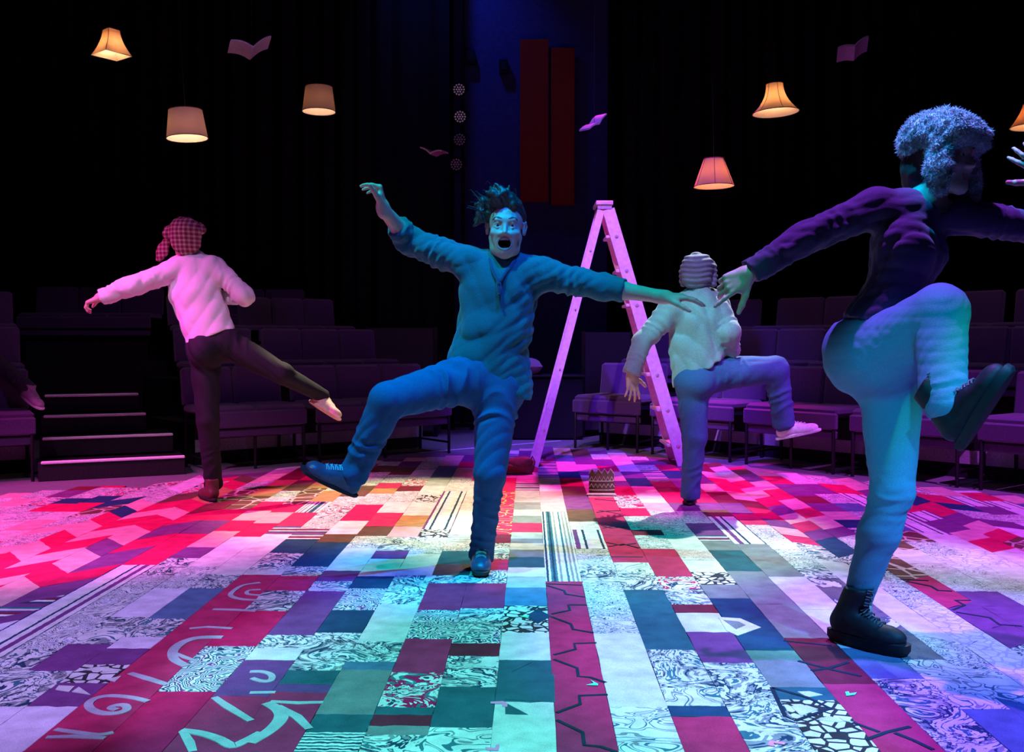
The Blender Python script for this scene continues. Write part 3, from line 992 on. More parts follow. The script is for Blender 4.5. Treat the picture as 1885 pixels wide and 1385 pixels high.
# lozenge strips: their patches have slanted ends
SLANT = {-13: 0.09, -14: -0.09, -15: 0.10, -16: -0.10, -17: 0.09, 8: -0.05, 9: 0.06, 10: 0.05, 13: -0.04, 14: 0.05, 15: 0.08, 16: -0.06, 22: 0.04}
patches = []
zz = []
for k, row in TAB.items():
    u0, u1 = edges[k], edges[k + 1]
    uc = 0.5 * (u0 + u1)
    vend = float(np.interp(uc, bu, bv)) + rnd.uniform(-0.04, 0.04)
    v = max(1.75, abs(uc) / 0.53 - 0.55)
    for tok in row.split():
        ty, y = tok[0], float(tok[1:])
        v1 = min(v_of(y), vend)
        if v1 - v < 0.02:
            continue
        patches.append([k, u0, u1, v, v1, ty]); v = v1
    while v < vend - 0.05:
        ty = rnd.choice('KRPQKLBWFM')
        v1 = min(v + rnd.uniform(0.25, 0.7), vend)
        patches.append([k, u0, u1, v, v1, ty]); v = v1

def patch_shape(mb, k, u0, u1, v0, v1, r, first, last):
    s_ = SLANT.get(k, 0.0)
    if k in SLANT:
        s_ = s_ * r.uniform(0.7, 1.3)
    sl0 = 0 if first else SLANT.get(k, 0.0)
    sl1 = 0 if last else SLANT.get(k, 0.0)
    j = lambda a: r.uniform(-a, a)
    z1 = RUGZ - r.uniform(0, 0.0010)
    g = 0.0004
    n = 5
    # outline with slightly wavering edges
    pts = []
    for i in range(n + 1): pts.append((u0 + g + (u1 - u0 - 2 * g) * i / n, v0 + g + sl0 * (i / n - 0.5) * 2 + (0 if i in (0, n) else j(0.0045))))
    for i in range(1, n): pts.append((u1 - g + j(0.0015), v0 + sl0 + (v1 + sl1 - v0 - sl0) * i / n))
    for i in range(n, -1, -1): pts.append((u0 + g + (u1 - u0 - 2 * g) * i / n, v1 - g + sl1 * (i / n - 0.5) * 2 + (0 if i in (0, n) else j(0.0045))))
    for i in range(n - 1, 0, -1): pts.append((u0 + g + j(0.0015), v0 - sl0 + (v1 - sl1 - v0 + sl0) * i / n))
    N = len(pts)
    b = 0.0009
    uc = (u0 + u1) / 2; vc = (v0 + v1) / 2
    top = []
    for (x, y) in pts:
        top.append((x + (b if x < uc else -b), y + (b if y < vc else -b), z1))
    vs = [(x, y, 0.0005) for x, y in pts] + [(x, y, z1 - b) for x, y in pts] + top
    fs = []
    for i in range(N):
        a, c = i, (i + 1) % N
        fs += [(a, c, c + N, a + N), (a + N, c + N, c + 2 * N, a + 2 * N)]
    fs.append(tuple(range(2 * N, 3 * N)))
    mb.add(vs, fs)

def area_px(p):
    vc = 0.5 * (p[3] + p[4])
    uc = 0.5 * (p[1] + p[2])
    if abs(uc) > 0.56 * p[4]: return 0
    return (p[2] - p[1]) * (p[4] - max(p[3], 2.35)) / vc ** 3
patches.sort(key=area_px, reverse=True)
M_line = rug_plain('rug_dark_line', (0.02, 0.03, 0.05))
M_pale = rug_plain('rug_pale_line', (0.42, 0.42, 0.44))
patch_obj = []
rest = MB()
for i, p in enumerate(patches):
    k, u0, u1, v0, v1, ty = p
    if ty == 'Z': mty = 'r'
    else: mty = ty
    r = random.Random(int(k * 1000 + v0 * 777))
    first = False; last = False
    if i < 300:
        mb = MB(); patch_shape(mb, k, u0, u1, v0, v1, r, first, last)
        o = mb.build('rug_patch', RM[mty], rug)
        patch_obj.append((p, o))
    else:
        rest.mi = KEYS.index(mty)
        patch_shape(rest, k, u0, u1, v0, v1, r, first, last)
o = rest.build('rug_patches_beyond', [RM[k] for k in KEYS], rug)
o['kind'] = 'stuff'

def parent_patch(u, v):
    for p, o in patch_obj:
        if p[1] <= u <= p[2] and p[3] <= v <= p[4]:
            return o
    return rug
rib_n = [0]
def ribbon(pts_px, width, mat, name='inlay_line'):
    rib_n[0] += 1
    zz_ = RUGZ + 0.0009 + 0.0002 * (rib_n[0] % 5)
    uv = [Vector(to_rug(*p)) for p in pts_px]
    # smooth curve through the points
    if len(uv) > 3 and name == 'inlay_curve':
        out = []
        for i in range(len(uv) - 1):
            p0 = uv[max(i - 1, 0)]; p1 = uv[i]; p2 = uv[i + 1]; p3 = uv[min(i + 2, len(uv) - 1)]
            for q in range(5):
                t = q / 5
                out.append(0.5 * ((2 * p1) + (-p0 + p2) * t + (2 * p0 - 5 * p1 + 4 * p2 - p3) * t * t + (-p0 + 3 * p1 - 3 * p2 + p3) * t ** 3))
        out.append(uv[-1]); uv = out
    vs = []; fs = []
    n = len(uv)
    for i, p in enumerate(uv):
        t = (uv[min(i + 1, n - 1)] - uv[max(i - 1, 0)]).normalized()
        s = Vector((-t.y, t.x)) * width * 0.5
        if name == 'inlay_curve':
            s = s * (1.15 - 0.5 * abs(i / (n - 1) - 0.5))
        for z in (0.004, zz_):
            vs += [(p.x + s.x, p.y + s.y, z), (p.x - s.x, p.y - s.y, z)]
    for i in range(n - 1):
        a = i * 4
        fs += [(a + 3, a + 2, a + 6, a + 7), (a, a + 4, a + 6, a + 2), (a + 1, a + 3, a + 7, a + 5)]
    mb = MB().add(vs, fs)
    c = uv[n // 2]
    return mb.build(name, mat, parent_patch(c.x, c.y))
def poly(pts_px, mat, dz=0.0012, name='inlay_shape'):
    uv = [to_rug(*p) for p in pts_px]
    ar = sum(uv[i][0] * uv[(i + 1) % len(uv)][1] - uv[(i + 1) % len(uv)][0] * uv[i][1] for i in range(len(uv)))
    if ar < 0: uv = uv[::-1]
    n = len(uv)
    vs = [(x, y, 0.004) for x, y in uv] + [(x, y, RUGZ + dz) for x, y in uv]
    fs = [tuple(range(n, 2 * n))] + [(i, (i + 1) % n, (i + 1) % n + n, i + n) for i in range(n)]
    cx = sum(u for u, v in uv) / n; cy = sum(v for u, v in uv) / n
    return MB().add(vs, fs).build(name, mat, parent_patch(cx, cy))
Z1 = lambda l: [(x * 0.2546, 1040 + y * 0.2546) for x, y in l]
Z2 = lambda l: [(460 + x * 0.2546, 1040 + y * 0.2546) for x, y in l]
Z3 = lambda l: [(930 + x * 0.2546, 1040 + y * 0.2546) for x, y in l]
Z4 = lambda l: [(1400 + x * 0.2573, 1040 + y * 0.2573) for x, y in l]
Z7 = lambda l: [(900 + x * 0.2334, 820 + y * 0.2334) for x, y in l]
for l in ([(292, 138), (555, 148)], [(300, 150), (425, 188), (438, 213), (575, 235)], [(590, 292), (455, 292), (468, 330), (335, 358)], [(335, 378), (475, 430), (490, 468), (636, 493)],
          [(660, 565), (498, 570), (508, 612), (352, 652)], [(352, 685), (520, 748), (528, 808), (615, 815), (728, 853)], [(740, 940), (535, 948), (542, 1008), (372, 1072)],
          [(374, 1125), (560, 1215), (572, 1305), (690, 1318), (805, 1356)]):
    ribbon(Z3(l), 0.0105, M_line)
for l in ([(850, 530), (940, 520), (1035, 516)], [(870, 515), (950, 528), (1045, 545)], [(885, 632), (960, 655), (1090, 642)], [(900, 655), (985, 640), (1110, 665)],
          [(928, 768), (1040, 790), (1160, 775)], [(945, 800), (1060, 780), (1185, 812)], [(965, 880), (1215, 882)], [(835, 425), (1010, 440)]):
    ribbon(Z7(l), 0.009, M_line)
for l in ([(165, 545), (510, 580)], [(270, 690), (480, 745), (720, 800)], [(365, 760), (500, 740), (628, 700)], [(660, 1130), (850, 1198)], [(752, 1255), (900, 1200), (1070, 1160)], [(960, 1205), (1100, 1260), (1235, 1325)],
          [(1000, 105), (1200, 115)], [(1045, 120), (1220, 155), (1270, 185), (1370, 190)], [(1500, 255), (1395, 255), (1460, 290), (1375, 325)], [(1400, 340), (1640, 380), (1710, 430), (1870, 440)],
          [(80, 880), (175, 1085), (250, 1118), (500, 1030), (330, 950), (85, 882)]):
    ribbon(Z4(l), 0.012, M_line)
for l, w_ in (([(1070, 990), (950, 962), (800, 950), (690, 970), (640, 1010), (665, 1050), (740, 1075), (850, 1075), (915, 1050), (905, 1020), (850, 1018), (800, 1036), (845, 1052)], 0.022),
              ([(1610, 525), (1450, 528), (1330, 560), (1255, 620), (1260, 685), (1350, 735)], 0.030), ([(1270, 640), (1340, 672), (1425, 700)], 0.016), ([(940, 785), (1060, 822), (1210, 868)], 0.022),
              ([(1550, 960), (1620, 1010), (1700, 1060), (1815, 1130)], 0.022), ([(820, 1215), (700, 1232), (520, 1210), (400, 1192)], 0.018), ([(335, 1250), (520, 1245), (760, 1257)], 0.018),
              ([(1370, 462), (1500, 450), (1680, 460)], 0.018), ([(1540, 322), (1700, 326), (1850, 335)], 0.018), ([(1880, 130), (1760, 150), (1690, 190), (1670, 225), (1750, 250), (1885, 257)], 0.018),
              ([(1885, 180), (1800, 188), (1790, 212), (1885, 222)], 0.014),
              ([(1310, 1200), (1450, 1220), (1580, 1262), (1680, 1310), (1780, 1272), (1885, 1215)], 0.026), ([(1320, 1205), (1370, 1285), (1395, 1352)], 0.022)):
    ribbon(Z1(l), w_, M_pale, 'inlay_curve')
for l, w_ in (([(120, 1000), (205, 1050), (225, 1110), (150, 1195), (0, 1290)], 0.034), ([(150, 990), (350, 1000), (530, 995)], 0.016), ([(200, 1025), (340, 1100), (430, 1190)], 0.024),
              ([(0, 775), (90, 775), (155, 800), (150, 838), (80, 842), (15, 822)], 0.018), ([(0, 925), (185, 922)], 0.018)):
    ribbon(Z2(l), w_, M_pale, 'inlay_curve')
M_cr = RM['C']; M_dt = RM['D']
poly(Z3([(1540, 380), (1700, 390), (1850, 455), (1680, 515), (1600, 478)]), M_cr)
poly(Z3([(1575, 402), (1690, 415), (1738, 440), (1670, 470)]), RM['G'], 0.002)
poly(Z3([(0, 690), (195, 706), (40, 780), (355, 796), (360, 995), (0, 975)]), M_dt)
poly(Z3([(0, 1000), (165, 1086), (0, 1082)]), M_dt)
poly(Z3([(150, 370), (235, 322), (330, 372), (235, 428)]), RM['N'])
poly(Z3([(40, 320), (110, 305), (180, 322), (110, 332)]), M_cr)
poly(Z3([(40, 412), (110, 398), (180, 415), (110, 424)]), M_cr)
poly(Z4([(218, 1015), (330, 1008), (412, 1035), (290, 1085)]), M_cr)
poly(Z4([(265, 910), (350, 908), (445, 932), (335, 950)]), M_cr)
poly(Z4([(400, 1110), (490, 1085), (600, 1120), (560, 1130)]), M_cr)
poly(Z4([(560, 1095), (610, 1093), (655, 1128), (600, 1120)]), M_cr)
for l in ([(600, 760), (720, 738), (735, 772)], [(745, 740), (880, 765), (740, 780)], [(400, 905), (425, 875), (540, 880), (500, 920)], [(520, 920), (570, 885), (655, 942)], [(770, 830), (880, 805), (830, 850)]):
    poly(Z1(l), M_cr)

# coloured tape marks lying on the rug
M_tp = basic('pink_tape', (0.95, 0.25, 0.45), 0.5, 0, 80, 0.1, 0)
M_tg = basic('green_tape', (0.10, 0.85, 0.45), 0.5, 0, 80, 0.1, 0)
tapes = [([(903, 1292), (926, 1291), (934, 1295), (934, 1301), (925, 1301), (924, 1296), (903, 1295)], M_tp, 'hooked scrap of pink tape in the middle foreground'),
         ([(893, 1376), (912, 1377), (912, 1372), (920, 1371), (918, 1382), (895, 1381)], M_tp, 'scrap of pink tape at the bottom edge, middle'),
         ([(1413, 1372), (1417, 1363), (1446, 1367), (1444, 1371), (1424, 1368), (1427, 1374)], M_tp, 'scrap of pink tape at the bottom right'),
         ([(1079, 1261), (1093, 1258), (1087, 1252), (1101, 1259), (1101, 1262)], M_tg, 'green arrow of tape on the zigzag strip'),
         ([(1556, 1274), (1562, 1273), (1564, 1277), (1577, 1275), (1574, 1279), (1558, 1281)], M_tg, 'small green tape mark beside the crossed lines'),
         ([(956, 1134), (974, 1133), (973, 1136), (964, 1136)], M_tg, 'tiny green tape mark on the diamond band')]
for pts, m, lab in tapes:
    uv = [G(x, y, 0.0115) for x, y in pts]
    c = sum(uv) / len(uv)
    ar = sum(uv[i][0] * uv[(i + 1) % len(uv)][1] - uv[(i + 1) % len(uv)][0] * uv[i][1] for i in range(len(uv)))
    if ar < 0: uv = uv[::-1]
    n = len(uv)
    vs = [tuple(p - c) for p in uv] + [tuple(p - c - np.array([0, 0, 0.001])) for p in uv]
    fs = [tuple(range(n))] + [((i + 1) % n, i, i + n, (i + 1) % n + n) for i in range(n)]
    o = MB().add(vs, fs).build('tape_mark', m)
    o.location = tuple(c)
    tag(o, lab, 'tape', 'scraps of coloured tape on the rug')

# ---------------------------------------------------------------- ladder
M_lad = basic('pale_ladder_timber', (0.72, 0.55, 0.60), 0.55, 0, 30, 0.12, 0.2, 0.4)
M_bolt = basic('ladder_bolt_steel', (0.75, 0.6, 0.68), 0.35, 0.5)
ftL = G(985, 866, 0.0095); ftR = G(1262, 862, 0.0095)
apex_n = P(1113, 385, 8.15)
LW = 0.40   # how far the far side stands behind the near one
lad = empty('step_ladder', (ftL + ftR) / 2, 0, 'tall pink-lit wooden step ladder standing open between the two men', 'ladder')
lo_ = np.array(lad.location)
def beam(a, b, wx, wy, side, mb):
    """board from a to b; wx across the frame, wy its thickness along side"""
    a = np.array(a, float) - lo_; b = np.array(b, float) - lo_
    t = nrm(b - a); sd = nrm(side - t * (side @ t)); q = np.cross(t, sd)
    vs = []
    for p in (a, b):
        for s1, s2 in ((-1, -1), (1, -1), (1, 1), (-1, 1)):
            vs.append(p + q * wx / 2 * s1 + sd * wy / 2 * s2)
    mb.add(vs, [(0, 1, 2, 3)[::-1], (4, 5, 6, 7), (0, 1, 5, 4), (1, 2, 6, 5), (2, 3, 7, 6), (3, 0, 4, 7)])
yv = np.array([0.0, 1.0, 0.0])
topL = P(1106, 388, 8.10); topR = P(1120, 386, 8.10)
tL = topL.copy(); tR = topR.copy()
ftLn = np.array([ftL[0], 7.72, 0.012]); ftRn = np.array([P(1262, 862, 7.72)[0], 7.80, 0.012])
LWt = 0.26; LWb = 0.46
for nm, back in (('front_stile', 0), ('rear_stile', 0), ('front_stile', 1), ('rear_stile', 1)):
    mb = MB()
    f = ftRn if nm == 'front_stile' else ftLn
    t_ = tR if nm == 'front_stile' else tL
    beam(f + yv * LWb * back, t_ + yv * LWt * back, 0.10 if nm == 'front_stile' else 0.058, 0.028, yv, mb)
    so = mb.build(nm, M_lad, lad)
    if back == 0:
        cnt = 7 if nm == 'front_stile' else 4
        for k in range(cnt):
            tt = (k + 0.55) / 7.35 if nm == 'front_stile' else (k + 0.6) / 4.3
            p = f + (t_ - f) * tt - yv * 0.016 - lo_
            m3 = MB()
            r_ = 0.017 if nm == 'front_stile' else 0.010
            m3.lathe([(0.0, 0.010), (r_ * 0.45, 0.010), (r_ * 0.5, 0.004), (r_ * 0.85, 0.004), (r_, 0.0)], 14)
            m3.v = [(x + p[0], -z + p[1], y + p[2]) for x, y, z in m3.v]
            m3.build('bolt', M_bolt, so, True)
for k in range(7):
    tt = (k + 0.55) / 7.35
    a = ftRn + (tR - ftRn) * tt; wd = LWb + (LWt - LWb) * tt
    mb = MB()
    c = a - lo_
    mb.box(c[0] - 0.085, c[0] + 0.045, c[1] + 0.012, c[1] + wd - 0.012, c[2] - 0.012, c[2] + 0.012, bev=0.004)
    mb.build('step_tread', M_lad, lad)
for tt in (0.22, 0.55, 0.85):
    a = ftLn + (tL - ftLn) * tt; wd = LWb + (LWt - LWb) * tt
    mb = MB(); c = a - lo_
    mb.box(c[0] - 0.012, c[0] + 0.012, c[1] + 0.01, c[1] + wd - 0.01, c[2] - 0.022, c[2] + 0.022, bev=0.004)
    mb.build('rear_rail', M_lad, lad)
ct = P(1113, 378, 8.1) - lo_
mb = MB(); mb.box(ct[0] - 0.072, ct[0] + 0.068, ct[1] - 0.03, ct[1] + LWt + 0.04, ct[2] + 0.000, ct[2] + 0.035, bev=0.005)
mb.build('top_cap', M_lad, lad)
mb = MB(); mb.box(ct[0] - 0.060, ct[0] + 0.058, ct[1] - 0.02, ct[1] + LWt + 0.02, ct[2] - 0.035, ct[2] - 0.001, bev=0.004)
mb.build('top_bracket', M_bolt, lad)

# ---------------------------------------------------------------- brown bag and beaded pouch on the rug
M_bag = basic('brown_cloth', (0.17, 0.055, 0.045), 0.85, 0, 120, 0.3, 0.4)
bg = G(950, 876)
b0_ = np.array([bg[0], bg[1] + 0.05, 0.0])
prs = [el(b0_ + (0, 0, 0.055), (0.125, 0.08, 0.06), k=0.02), el(b0_ + (0.06, 0.0, 0.085), (0.06, 0.05, 0.05), k=0.03), el(b0_ + (-0.07, 0, 0.05), (0.07, 0.07, 0.055), k=0.03),
       rc(b0_ + (0.02, -0.03, 0.09), b0_ + (0.10, -0.03, 0.115), 0.018, 0.012, 0.01), rc(b0_ + (-0.02, -0.06, 0.06), b0_ + (0.09, -0.05, 0.03), 0.012, 0.012, 0.012)]
fl = ridges(5, 0.008, 45)
e = empty('cloth_bag', (b0_[0], b0_[1], 0), 0, 'slumped brown cloth bag on the rug at the left foot of the ladder', 'bag')
floorcut = [(np.array([0, 0, 0.0095]), np.array([0, 0, -1.0]))]
for q in prs: q.cut = floorcut
sdf_mesh('bag_body', prs, 0.007, M_bag, e, disp=fl)
mb = MB(); mb.tube([(0.09, -0.01, 0.09), (0.125, -0.015, 0.14), (0.14, -0.02, 0.10), (0.125, -0.02, 0.03), (0.11, -0.02, 0.015)], [0.008, 0.007, 0.007, 0.007, 0.008], 8)
mb.build('bag_strap', M_bag, e, True)

M_pbr = basic('brown_leather', (0.24, 0.09, 0.07), 0.8)
M_pwh = basic('cream_braid', (0.72, 0.62, 0.58), 0.8)
pp = G(1108, 913)
e = empty('patterned_pouch', (pp[0], pp[1], 0.009), -0.05, 'small brown pouch with cream zigzag bands and scalloped top', 'pouch')
mb = MB()
W_ = 0.085
prof = []
top = []
for i in range(9):
    u = -W_ + 2 * W_ * i / 8
    top.append((u, 0.155 if i % 2 == 1 else 0.125))
n = 9
def pouch_pt(u, z, s_):
    t = max(0, min(1, z / 0.155))
    return (u * (1 - 0.06 * t), 0.10 * t + s_ * (0.030 * (1 - t) + 0.006) * (1 - (abs(u) / W_) ** 4 * 0.7), z)
vs = []; fs = []
for s_ in (-1, 1):
    for (u, zt) in top:
        for j in range(6):
            vs.append(pouch_pt(u, zt * j / 5, s_))
for s_ in (0, 1):
    for i in range(8):
        for j in range(5):
            a = s_ * 54 + i * 6 + j
            q = (a, a + 6, a + 7, a + 1)
            fs.append(q if s_ == 0 else q[::-1])
for i in (0, 8):
    for j in range(5):
        a = i * 6 + j
        q = (a, a + 1, a + 55, a + 54)
        fs.append(q if i == 0 else q[::-1])
for i in range(8):
    a = i * 6 + 5
    fs.append((a, a + 6, a + 60, a + 54))
    a = i * 6
    fs.append((a, a + 54, a + 60, a + 6))
mb.add(vs, fs); mb.build('pouch_body', M_pbr, e, False)
for z0, amp in ((0.03, 0), (0.055, 0.010), (0.082, 0), (0.095, 0.013)):
    mb = MB()
    pts = [pouch_pt(-W_ * 0.97 + 2 * W_ * 0.97 * i / 12, z0 + (amp if i % 2 else -amp), -1.08) for i in range(13)]
    mb.tube(pts, 0.0040, 5); mb.build('braid', M_pwh, e)
mb = MB(); mb.tube([pouch_pt(u, z, -1.03) for u, z in top] , 0.0038, 5); mb.build('braid', M_pwh, e)
mb = MB(); mb.box(-0.10, 0.09, -0.075, -0.035, 0.0, 0.014, bev=0.006); mb.build('pouch_flap', M_pwh, e)

# ---------------------------------------------------------------- hanging lampshades and books
def shade_mat(name, col, tr, est):
    m, nt, b = new_mat(name)
    tc = node(nt, 'ShaderNodeTexCoord')
    no = node(nt, 'ShaderNodeTexNoise'); no.inputs['Scale'].default_value = 260; no.inputs['Detail'].default_value = 1
    nt.links.new(tc.outputs['Object'], no.inputs['Vector'])
    b.inputs['Base Color'].default_value = tuple(col) + (1,)
    b.inputs['Roughness'].default_value = 0.9
    b.inputs['Specular IOR Level'].default_value = 0.05
    bp = node(nt, 'ShaderNodeBump'); bp.inputs['Strength'].default_value = 0.3; bp.inputs['Distance'].default_value = 0.001
    nt.links.new(no.outputs['Fac'], bp.inputs['Height']); nt.links.new(bp.outputs['Normal'], b.inputs['Normal'])
    t = node(nt, 'ShaderNodeBsdfTranslucent'); t.inputs['Color'].default_value = tuple(tr) + (1,)
    mx = node(nt, 'ShaderNodeMixShader'); mx.inputs[0].default_value = est
    nt.links.new(b.outputs[0], mx.inputs[1]); nt.links.new(t.outputs[0], mx.inputs[2])
    nt.links.new(mx.outputs[0], nt.nodes['Material Output'].inputs['Surface'])
    return m
S_warm = shade_mat('cream_shade_cloth', (0.75, 0.58, 0.45), (0.95, 0.72, 0.50), 0.45)
S_grey = shade_mat('linen_shade_cloth', (0.55, 0.45, 0.42), (0.62, 0.46, 0.38), 0.32)
S_org = shade_mat('tan_shade_cloth', (0.55, 0.36, 0.24), (0.80, 0.46, 0.24), 0.40)
M_trim = basic('dark_shade_trim', (0.12, 0.045, 0.07), 0.8)
M_wire = basic('thin_black_wire', (0.01, 0.01, 0.01), 0.6, bump=0)
M_bulb = basic('lit_bulb', (1, 0.8, 0.5), 0.4, bump=0, emit=(1.0, 0.62, 0.30), estr=5.0)

def lampshade(px, py, Y, rt, rb, h, mat, label, tilt=0.0, watts=3.0, square=False, flare=0.0, rz=0.0, seams=0):
    c = P(px, py, Y)
    e = empty('hanging_lampshade', c, 0, label, 'lampshade')
    e.rotation_euler = (0, tilt, rz)
    prof = []
    for i in range(9):
        t = i / 8
        r = rb + (rt - rb) * (t if flare == 0 else 1 - (1 - t) ** flare)
        prof.append((r, -h / 2 + h * t))
    n = 4 if square else 40
    th = 0.0025
    mb = MB()
    full = prof + [(r - th, z) for r, z in reversed(prof)]
    mb.lathe(full, n, close=True)
    if square:
        mb.v = [(x * math.cos(0.12) - y * math.sin(0.12), x * math.sin(0.12) + y * math.cos(0.12), z) for x, y, z in mb.v]
    mb.build('shade', mat, e, not square)
    a0 = 0.12 if square else 0
    for (r, z) in (prof[0], prof[-1]):
        mb = MB()
        mb.tube([((r + 0.001) * math.cos(2 * PI * k / n + a0), (r + 0.001) * math.sin(2 * PI * k / n + a0), z) for k in range(n)], 0.0035, 5, closed=True)
        mb.build('rim_trim', M_trim, e, True)
    if square or seams:
        for k in range(n if square else 6):
            an = (2 * PI * k / n + a0) if square else (2 * PI * k / 6 - PI / 2 + seams)
            mb = MB(); mb.tube([((r + 0.001) * math.cos(an), (r + 0.001) * math.sin(an), z) for r, z in prof], 0.0022, 4)
            mb.build('seam', M_trim, e)
    mb = MB(); mb.lathe([(0.0, 0.045), (0.014, 0.042), (0.020, 0.02), (0.030, -0.005), (0.030, -0.025), (0.018, -0.042), (0.0, -0.047)], 16, (0, 0, h * 0.18))
    mb.build('bulb', M_bulb, e, True)
    mb = MB(); mb.tube([(0, 0, h * 0.18 + 0.04), (0, 0, h * 0.18 + 0.09)], 0.014, 10); mb.build('bulb_holder', M_tube, e)
    mb = MB()
    for k in range(3):
        an = 2 * PI * k / 3 + 0.4
        mb.tube([(0, 0, h / 2 - 0.02), (rt * math.cos(an) * (0.7 if square else 0.98), rt * math.sin(an) * (0.7 if square else 0.98), h / 2 - 0.004)], 0.0018, 4)
    mb.build('shade_spider', M_tube, e)
    mb = MB(); mb.tube([(0, 0, h * 0.2 + 0.05), (0, 0, 6.98 - c[2])], 0.0022, 4); mb.build('cable', M_wire, e)
    l = bpy.data.lights.new('bulb_light', 'POINT'); l.energy = watts * 1.5; l.color = (1.0, 0.70, 0.42); l.shadow_soft_size = 0.03
    lo = bpy.data.objects.new('bulb_light', l); C.objects.link(lo); lo.parent = e; lo.location = (0, 0, h * 0.02 - 0.02)
    return e
lampshade(205, 79, 8.0, 0.068, 0.160, 0.205, S_warm, 'small square flared lampshade, topmost at the left', 0.0, 2.6, square=True, flare=1.7)
lampshade(343, 229, 8.0, 0.132, 0.162, 0.225, S_grey, 'large beige drum lampshade, lowest at the left', -0.06, 3.4)
lampshade(587, 183, 9.5, 0.128, 0.158, 0.235, S_grey, 'mauve drum lampshade left of the lamp boom', 0.0, 2.0)
lampshade(1427, 181, 8.5, 0.072, 0.196, 0.245, S_warm, 'cream bell lampshade, highest of the two at right centre', -0.05, 3.4, flare=2.2, seams=0.05)
lampshade(1314, 318, 8.5, 0.085, 0.172, 0.235, S_org, 'plain tan cone lampshade above the man in the grey top', -0.02, 2.8, seams=-0.15)
lampshade(1898, 213, 8.0, 0.06, 0.155, 0.185, S_org, 'tan cone lampshade cut by the right edge of the frame', 0.0, 2.6, flare=1.4)

M_page = basic('book_paper', (0.55, 0.52, 0.47), 0.85, 0, 40, 0.1, 0.1)
M_cov = basic('book_cover', (0.24, 0.06, 0.12), 0.7)
def flying_book(px, py, Y, rot, s, a1, a2, label, cov=M_cov):
    """open book hung by a wire; a1, a2 the angles its two halves are raised"""
    c = P(px, py, Y)
    e = empty('hanging_book', c, 0, label, 'book', 'open books hung over the stage')
    e.rotation_euler = rot
    for sg, an in ((-1, a1), (1, a2)):
        for nm, th, z0, m, wdt in (('cover', 0.003, 0.0, cov, s * 1.03), ('page_block', 0.014, 0.0035, M_page, s)):
            vs = []; fs = []
            n = 8
            for i in range(n + 1):
                t = i / n
                bend = an + 0.5 * math.sin(PI * t) * (1 if nm == 'page_block' else 0.7) * (1 - t * 0.6)
                x = sg * wdt * t * math.cos(an); z = wdt * (t * math.sin(an) + 0.10 * math.sin(PI * t))
                for y in (-s * 0.72, s * 0.72):
                    vs += [(x, y, z + z0), (x, y, z + z0 + th * (1 - 0.3 * t))]
            for i in range(n):
                a = i * 4
                q = [(a, a + 4, a + 6, a + 2), (a + 1, a + 3, a + 7, a + 5), (a, a + 1, a + 5, a + 4), (a + 2, a + 6, a + 7, a + 3)]
                fs += q if sg > 0 else [f[::-1] for f in q]
            fs += [(0, 2, 3, 1), (n * 4, n * 4 + 1, n * 4 + 3, n * 4 + 2)]
            MB().add(vs, fs).build(nm, m, e, True)
    w_ = empty('x') if False else None
    mb = MB(); mb.tube([(0, 0, 0.01), (0, 0, 0.02)], 0.002, 4)
    wv = (Matrix.Rotation(rot[2], 3, 'Z') @ Matrix.Rotation(rot[1], 3, 'Y') @ Matrix.Rotation(rot[0], 3, 'X')).inverted() @ Vector((0, 0, 6.98 - c[2]))
    mb = MB(); mb.tube([(0, 0, 0.012), tuple(wv)], 0.0018, 4); mb.build('hanging_wire', M_wire, e)
M_cov2 = basic('grey_book_cover', (0.42, 0.38, 0.36), 0.7)
M_cov3 = basic('mauve_book_cover', (0.30, 0.18, 0.34), 0.7)
flying_book(463, 100, 7.5, (math.radians(-6), math.radians(6), 0.35), 0.165, 0.12, 0.75, 'open book with grey cover hanging between the left lampshades', M_cov2)
flying_book(1573, 99, 8.0, (math.radians(-22), math.radians(-10), -0.2), 0.13, 0.15, 0.5, 'dim mauve open book hanging at the upper right', M_cov3)
flying_book(1094, 231, 8.4, (math.radians(5), math.radians(-8), 0.5), 0.11, -0.35, 0.75, 'thin open book seen edge-on right of the red panel', M_page)
flying_book(798, 287, 8.6, (math.radians(3), math.radians(4), -0.3), 0.11, 0.5, 0.25, 'thin open book seen edge-on left of the lamp boom', M_cov)

# ================================================================ people
def attach(o, parent, root):
    if o.parent is None:
        o.data.transform(Matrix.Translation(-Vector(root.location)))
    o.parent = parent
    return o
def skin_mat(name, col):
    m = basic(name, col, 0.5, 0, 90, 0.06, 0.12, 0.35)
    b = m.node_tree.nodes['Principled BSDF']
    b.inputs['Subsurface Weight'].default_value = 0.08
    b.inputs['Subsurface Radius'].default_value = (0.02, 0.008, 0.004)
    return m
M_skin = skin_mat('skin', (0.62, 0.40, 0.32))
M_lip = basic('lips', (0.48, 0.22, 0.19), 0.45, bump=0)
M_mouth = basic('mouth_inside', (0.10, 0.015, 0.02), 0.6, bump=0)
M_teeth = basic('teeth', (0.8, 0.76, 0.68), 0.3, bump=0)
M_eye = basic('eye_white', (0.75, 0.74, 0.72), 0.2, bump=0, spec=0.5)
M_iris = basic('iris', (0.05, 0.04, 0.035), 0.2, bump=0)
M_hair = basic('dark_hair', (0.050, 0.040, 0.036), 0.45, 0, 400, 0.4, 0.3, 0.5)
def knit(name, col, sc=340, b_=0.5):
    return basic(name, col, 0.9, 0, sc, 0.22, b_, 0.1, 0.25, dist=0.003)

def frame(f, up):
    f = nrm(f); up = np.asarray(up, float)
    u = nrm(up - f * (up @ f)); r = np.cross(f, u)   # r = f x u
    return np.stack([r, f, u], 1)     # columns: side, forward, up

